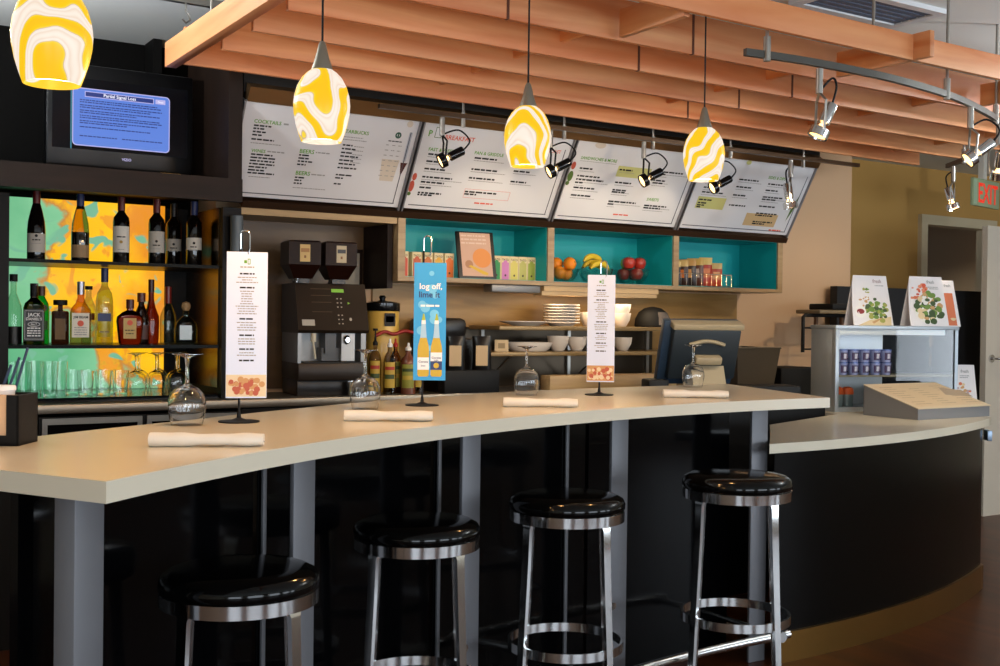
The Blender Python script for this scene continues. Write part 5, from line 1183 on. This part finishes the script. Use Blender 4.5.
# folded tent cards on the case
def tent(label, lx, ly, w, h, draw, mats, rz=0, base=None, group='folded food cards on the display case'):
    p = inside(lx, ly, DH + .0003) if base is None else base
    t = thing('tent_card', label, 'card', p, DA + rz if base is None else rz, group)
    d = .085
    m = MB(); R_ = 8; pr_ = []
    for i in range(R_ + 1):
        u = i / R_; pr_.append((-d / 2 * (1 - u) ** 1.5, h * u, 1 - .16 * u ** 2))
    L_ = pr_ + [(-y, z, k) for y, z, k in pr_[::-1][1:]]
    vs = []
    for y, z, k in L_: vs += [(-w / 2 * k, y, z), (w / 2 * k, y, z), (w / 2 * k, y * .93 + (.0 if abs(y) > 1e-4 else 0), z - .0015), (-w / 2 * k, y * .93, z - .0015)]
    fs = []
    for i in range(len(L_) - 1):
        for j in range(4): fs.append((4 * i + j, 4 * i + (j + 1) % 4, 4 * i + 4 + (j + 1) % 4, 4 * i + 4 + j))
    m.faces(vs, fs, len(mats))
    # printing follows the front sheet
    a = MB(); draw(a)
    for v in a.bm.verts:
        x, zz = v.co.x, v.co.y
        u = min(max(zz / h, 0), 1); x *= 1.22 if base is None else 1; v.co = Vector((x * (1 - .16 * u ** 2), -d / 2 * (1 - u) ** 1.5 - .0012 - v.co.z, zz))
    me = bpy.data.meshes.new('card'); a.bm.to_mesh(me); a.bm.free(); m.bm.from_mesh(me); bpy.data.meshes.remove(me)
    m.build('card', list(mats) + [M('tent_white', 'ece6e4', .5)], t, smooth=None)
def blob(m, cx, cy, r, cols, n, z0=.0002, s=1.0):
    for i in range(n):
        a = random.uniform(0, 6.28); q = 1.22 * r * sqrt(random.random()); rr_ = random.uniform(.16, .34) * r * s
        m.disc(cx + q * cos(a), cy + q * sin(a), rr_, random.choice(cols), I4, z0 + i * .000012, 9, rr_ * random.uniform(.5, 1))
FM = [M('f_white', 'f0ece4', .5), M('f_green', '6a8a34', .5), M('f_dkgreen', '3a4f22', .5), M('f_red', '8a2c28', .5), M('f_tan', 'c89a64', .5), M('f_orange', 'd8744a', .5), M('f_salmon', 'e08a64', .5), M('f_cream', 'e0c89a', .5), GREY, M('f_pinkgrey', 'b49a98', .6), M('f_lime', 'a0a048', .5), M('f_tomato', 'd0502c', .5)]
def d1(m):
    m.poly([(-.09, .0), (.10, .0), (.105, .05), (-.02, .03)], 7, z=.0001)
    blob(m, -.045, .14, .03, [7, 4, 0], 14); blob(m, .025, .085, .052, [1, 1, 2, 10], 46, .0004); blob(m, -.028, .19, .014, [10, 1], 8, .0003, 2); m.disc(-.07, .075, .034, 0, z=.001); m.disc(-.068, .077, .022, 3, z=.0012, ry=.014)
    m.poly([(-.01, .02), (.05, .045), (.045, .035), (.0, .01)], 4, z=.001)
    m.text('fresh', .045, .236, h=.02, m=9, z=.0003, align='C'); m.greek(.03, .085, .218, .004, 8, z=.0003)
def d2(m):
    blob(m, -.045, .18, .045, [5, 5, 6, 11], 34, .0003); blob(m, .005, .15, .035, [6, 7, 0, 4], 18, .0006); m.disc(.0, .09, .085, 0, z=.0002, ry=.075); blob(m, .01, .1, .066, [2, 2, 1, 0, 4, 7], 70, .0008)
    m.text('fresh', .03, .237, h=.018, m=8, z=.0003, align='C'); m.greek(.0, .08, .215, .004, 8, z=.0003); m.greek(.02, .08, .206, .004, 8, z=.0003)
def d3(m):
    m.quad(-.09, .005, .09, .19, 5, z=.0001); blob(m, .045, .10, .036, [11, 5, 6, 3, 10], 70, .0003); m.disc(.07, .05, .018, 7, z=.0018); m.text('fresh', .06, .225, h=.016, m=8, z=.0003, align='C')
tent('white folded food card with green beans, left on the display case top', .285, .115, .275, .275, d1, FM, radians(6))
tent('white folded food card with a salad, middle of the three on the case', .61, .062, .275, .275, d2, FM, radians(6))
tent('white folded food card with tomatoes, half hidden behind the salad card', .775, .165, .27, .262, d3, FM, radians(6))

# sloping menu holder
wd = thing('menu_holder', 'grey wedge shaped holder with a printed sheet on the low counter', 'holder', (4.735, 3.612, .8802))
W_, D_ = .575, .335
m = MB(); pf = [(0, 0), (D_, 0), (D_, .155), (0, .055)]
m.prism(pf, 0, W_, 0, Matrix(((0, 0, 1, 0), (1, 0, 0, 0), (0, 1, 0, 0), (0, 0, 0, 1)))); m.build('wedge', M('holder_grey', '7c7c7e', .45, .3), wd)
tl_ = atan2(.10, D_); hm = T(0, 0, .0556) @ RX(tl_)
SL = sqrt(.1 ** 2 + D_ ** 2)
m = MB().span((-.004, -.006, .0), (W_ + .004, SL, .004), 0, mat=hm)
m.quad(.02, .02, W_ - .02, SL - .02, 1, hm, .0044)
for c_ in range(3):
    for r_ in range(9):
        if random.random() < .85: m.greek(.05 + c_ * .2, .05 + c_ * .2 + random.uniform(.08, .15), .05 + r_ * .03, .005, 2, hm, .0047)
m.poly([(.42, .16), (.60, .12), (.63, .22), (.5, .27)], 3, hm, .005)
m.build('sheet', [M('sheet_cream', 'd8c4a4', .35), M('sheet_tan', 'd6bd98', .35), M('sheet_ink', 'a08a6a', .5), M('sheet_photo', 'a8937a', .4)], wd, smooth=None)

# clear stand with a printed card at the right end
def d4(m):
    m.text('fresh', .0, .20, h=.018, m=8, z=.0003, align='C'); blob(m, -.01, .10, .035, [4, 5, 7, 9], 20); m.greek(-.03, .03, .18, .004, 8, z=.0003); m.greek(-.03, .02, .17, .004, 8, z=.0003)
tent('tall white folded card standing on the low counter right of the display case', 0, 0, .13, .245, d4, FM, radians(-35), (5.74, 4.07, .8803), None)
ph = thing('card_holder', 'clear acrylic card holder behind the tall white card at the counter end', 'holder', (5.73, 4.20, .8802), radians(-35))
MB().span((-.06, 0, 0), (.06, .05, .004)).span((-.06, .0, .004), (.06, .004, .29)).span((-.05, .03, .004), (.05, .034, .29)).build('holder', pane_mat('acrylic', .12, 'e8ecee'), ph)
MB().span((-.045, .012, .006), (-.03, .02, .28)).build('menu', WHITE, ph)

# ------------------------------------------------------------------ light
w = bpy.data.worlds.new('daylight'); SC.world = w; w.use_nodes = True
bg = w.node_tree.nodes['Background']; bg.inputs[0].default_value = (.75, .86, 1, 1); bg.inputs[1].default_value = .8
def area(name, loc, rot, sx, sy, e, col):
    ld = bpy.data.lights.new(name, 'AREA'); ld.shape = 'RECTANGLE'; ld.size = sx; ld.size_y = sy; ld.energy = e; ld.color = col
    o = bpy.data.objects.new(name, ld); COL.objects.link(o); o.location = loc; o.rotation_euler = rot
    return o
for i, (a, b) in enumerate(WIN):
    area('window_daylight', ((a + b) / 2, -2.29, 1.30), (radians(90), 0, 0), b - a - .1, 1.58, 58, (.80, .90, 1))
# unseen ceiling downlights of the room in front of the bar, each a recessed lamp
def unseen_downlight(x, y, e, col=(1, .8, .58)):
    t = thing('unseen_downlight', 'unseen recessed round ceiling lamp', 'ceiling lamp', (x, y, ZC), 0, 'recessed ceiling lamps')
    MB().lathe([(.05, 0), (.075, 0), (.075, -.008), (.05, -.012), (.05, 0)], 28).build('trim_ring', M('lamp_trim', 'd8d8d8', .4), t)
    MB().lathe([(0, -.004), (.049, -.004)], 24).build('lens', M('lamp_lens', 'ffffff', .5, emit='ffe0b0', es=6), t)
    ld = bpy.data.lights.new('unseen_downlight_beam', 'SPOT'); ld.energy = e * 1.2; ld.color = col; ld.spot_size = radians(120); ld.spot_blend = .8; ld.shadow_soft_size = .05
    o = bpy.data.objects.new('unseen_downlight_beam', ld); COL.objects.link(o); o.location = (x, y, ZC - .03)
for x, y in ((-1.2, 3.9), (6.6, 4.0), (7.0, 1.8), (8.5, 3.2), (-1.4, .4), (9.0, 6.9)): unseen_downlight(x, y, 30)  # last one is added to light the corridor behind the far wall
# bowl shaped uplights added out of view to brighten the ceiling
def added_uplight(x, y, e, label):
    t = thing('added_bowl_lamp', label, 'ceiling lamp', (x, y, 2.18), 0, 'added bowl lamps lighting the ceiling')
    MB().lathe([(0, 0), (.05, .003), (.12, .03), (.17, .075), (.167, .077), (.118, .034), (.05, .008), (0, .005)], 36).build('bowl', M('bowl_white', 'e0ddd4', .5), t)
    for a in (0, 2.094, 4.189): MB().tube([(.165 * cos(a), .165 * sin(a), .075), (0, 0, .30)], .002, 6).build('wire', STEEL, t)
    MB().tube([(0, 0, .30), (0, 0, ZC - 2.18)], .004, 8).build('cord', STEEL, t)
    ld = bpy.data.lights.new('added_bowl_light', 'POINT'); ld.energy = e; ld.color = (.92, .96, 1); ld.shadow_soft_size = .06
    o = bpy.data.objects.new('added_bowl_light', ld); COL.objects.link(o); o.location = (x, y, 2.27)
added_uplight(.2, 4.2, 110, 'added unseen bowl lamp lighting the ceiling beyond the left end of the bar')
added_uplight(5.7, 2.35, 100, 'added unseen bowl lamp lighting the ceiling beyond the low counter')
# spots on the straight track wash the boards and shelves
def beam(p, target, e, spread, col=(1, .80, .55), blend=.8, soft=.03):
    ld = bpy.data.lights.new('track_beam', 'SPOT'); ld.energy = e; ld.color = col; ld.spot_size = radians(spread); ld.spot_blend = blend; ld.shadow_soft_size = soft
    o = bpy.data.objects.new('track_beam', ld); COL.objects.link(o); o.location = p
    d = (Vector(target) - Vector(p)).normalized(); o.rotation_euler = Vector((0, 0, -1)).rotation_difference(d).to_euler()
for x, e in ((2.44, .8), (3.04, 3.4), (3.62, 3.4), (4.10, 3.4), (4.74, 2.6)): beam((x, 4.42, 2.07), (x - .1, 5.0, 1.62), e, 100, blend=.6)
beam((2.98, 2.76, 2.02), (3.3, 4.9, 1.2), 42, 70)
beam((3.95, 2.93, 2.08), (3.4, 4.9, 1.4), 36, 80)
beam((5.49, 3.93, 2.0), (5.6, 5.3, 1.2), 30, 90)
beam((4.56, 3.11, 2.0), (4.8, 4.0, .9), 25, 70)
# lamp in the coffee alcove strip and the light bar under the middle cubby
area('alcove_lamp', (2.1, 5.05, 1.83), (0, 0, 0), .6, .06, 1.2, (1, .72, .4))
area('shelf_lamp_light', (3.8, 5.0, 1.48), (0, 0, 0), .7, .05, 3.2, (1, .75, .45))
area('case_lamp', inside(.33, .10, .43), (0, 0, DA), .5, .04, .35, (.85, .93, 1))

SC.view_settings.view_transform = 'Standard'; SC.view_settings.look = 'None'; SC.view_settings.exposure = 0; SC.view_settings.gamma = 1
SC.view_settings.use_curve_mapping = False
SC.cycles.use_denoising = True
SC.cycles.max_bounces = 14; SC.cycles.transparent_max_bounces = 24; SC.cycles.transmission_bounces = 12
SC.cycles.sample_clamp_indirect = 6; SC.cycles.caustics_reflective = False; SC.cycles.caustics_refractive = False
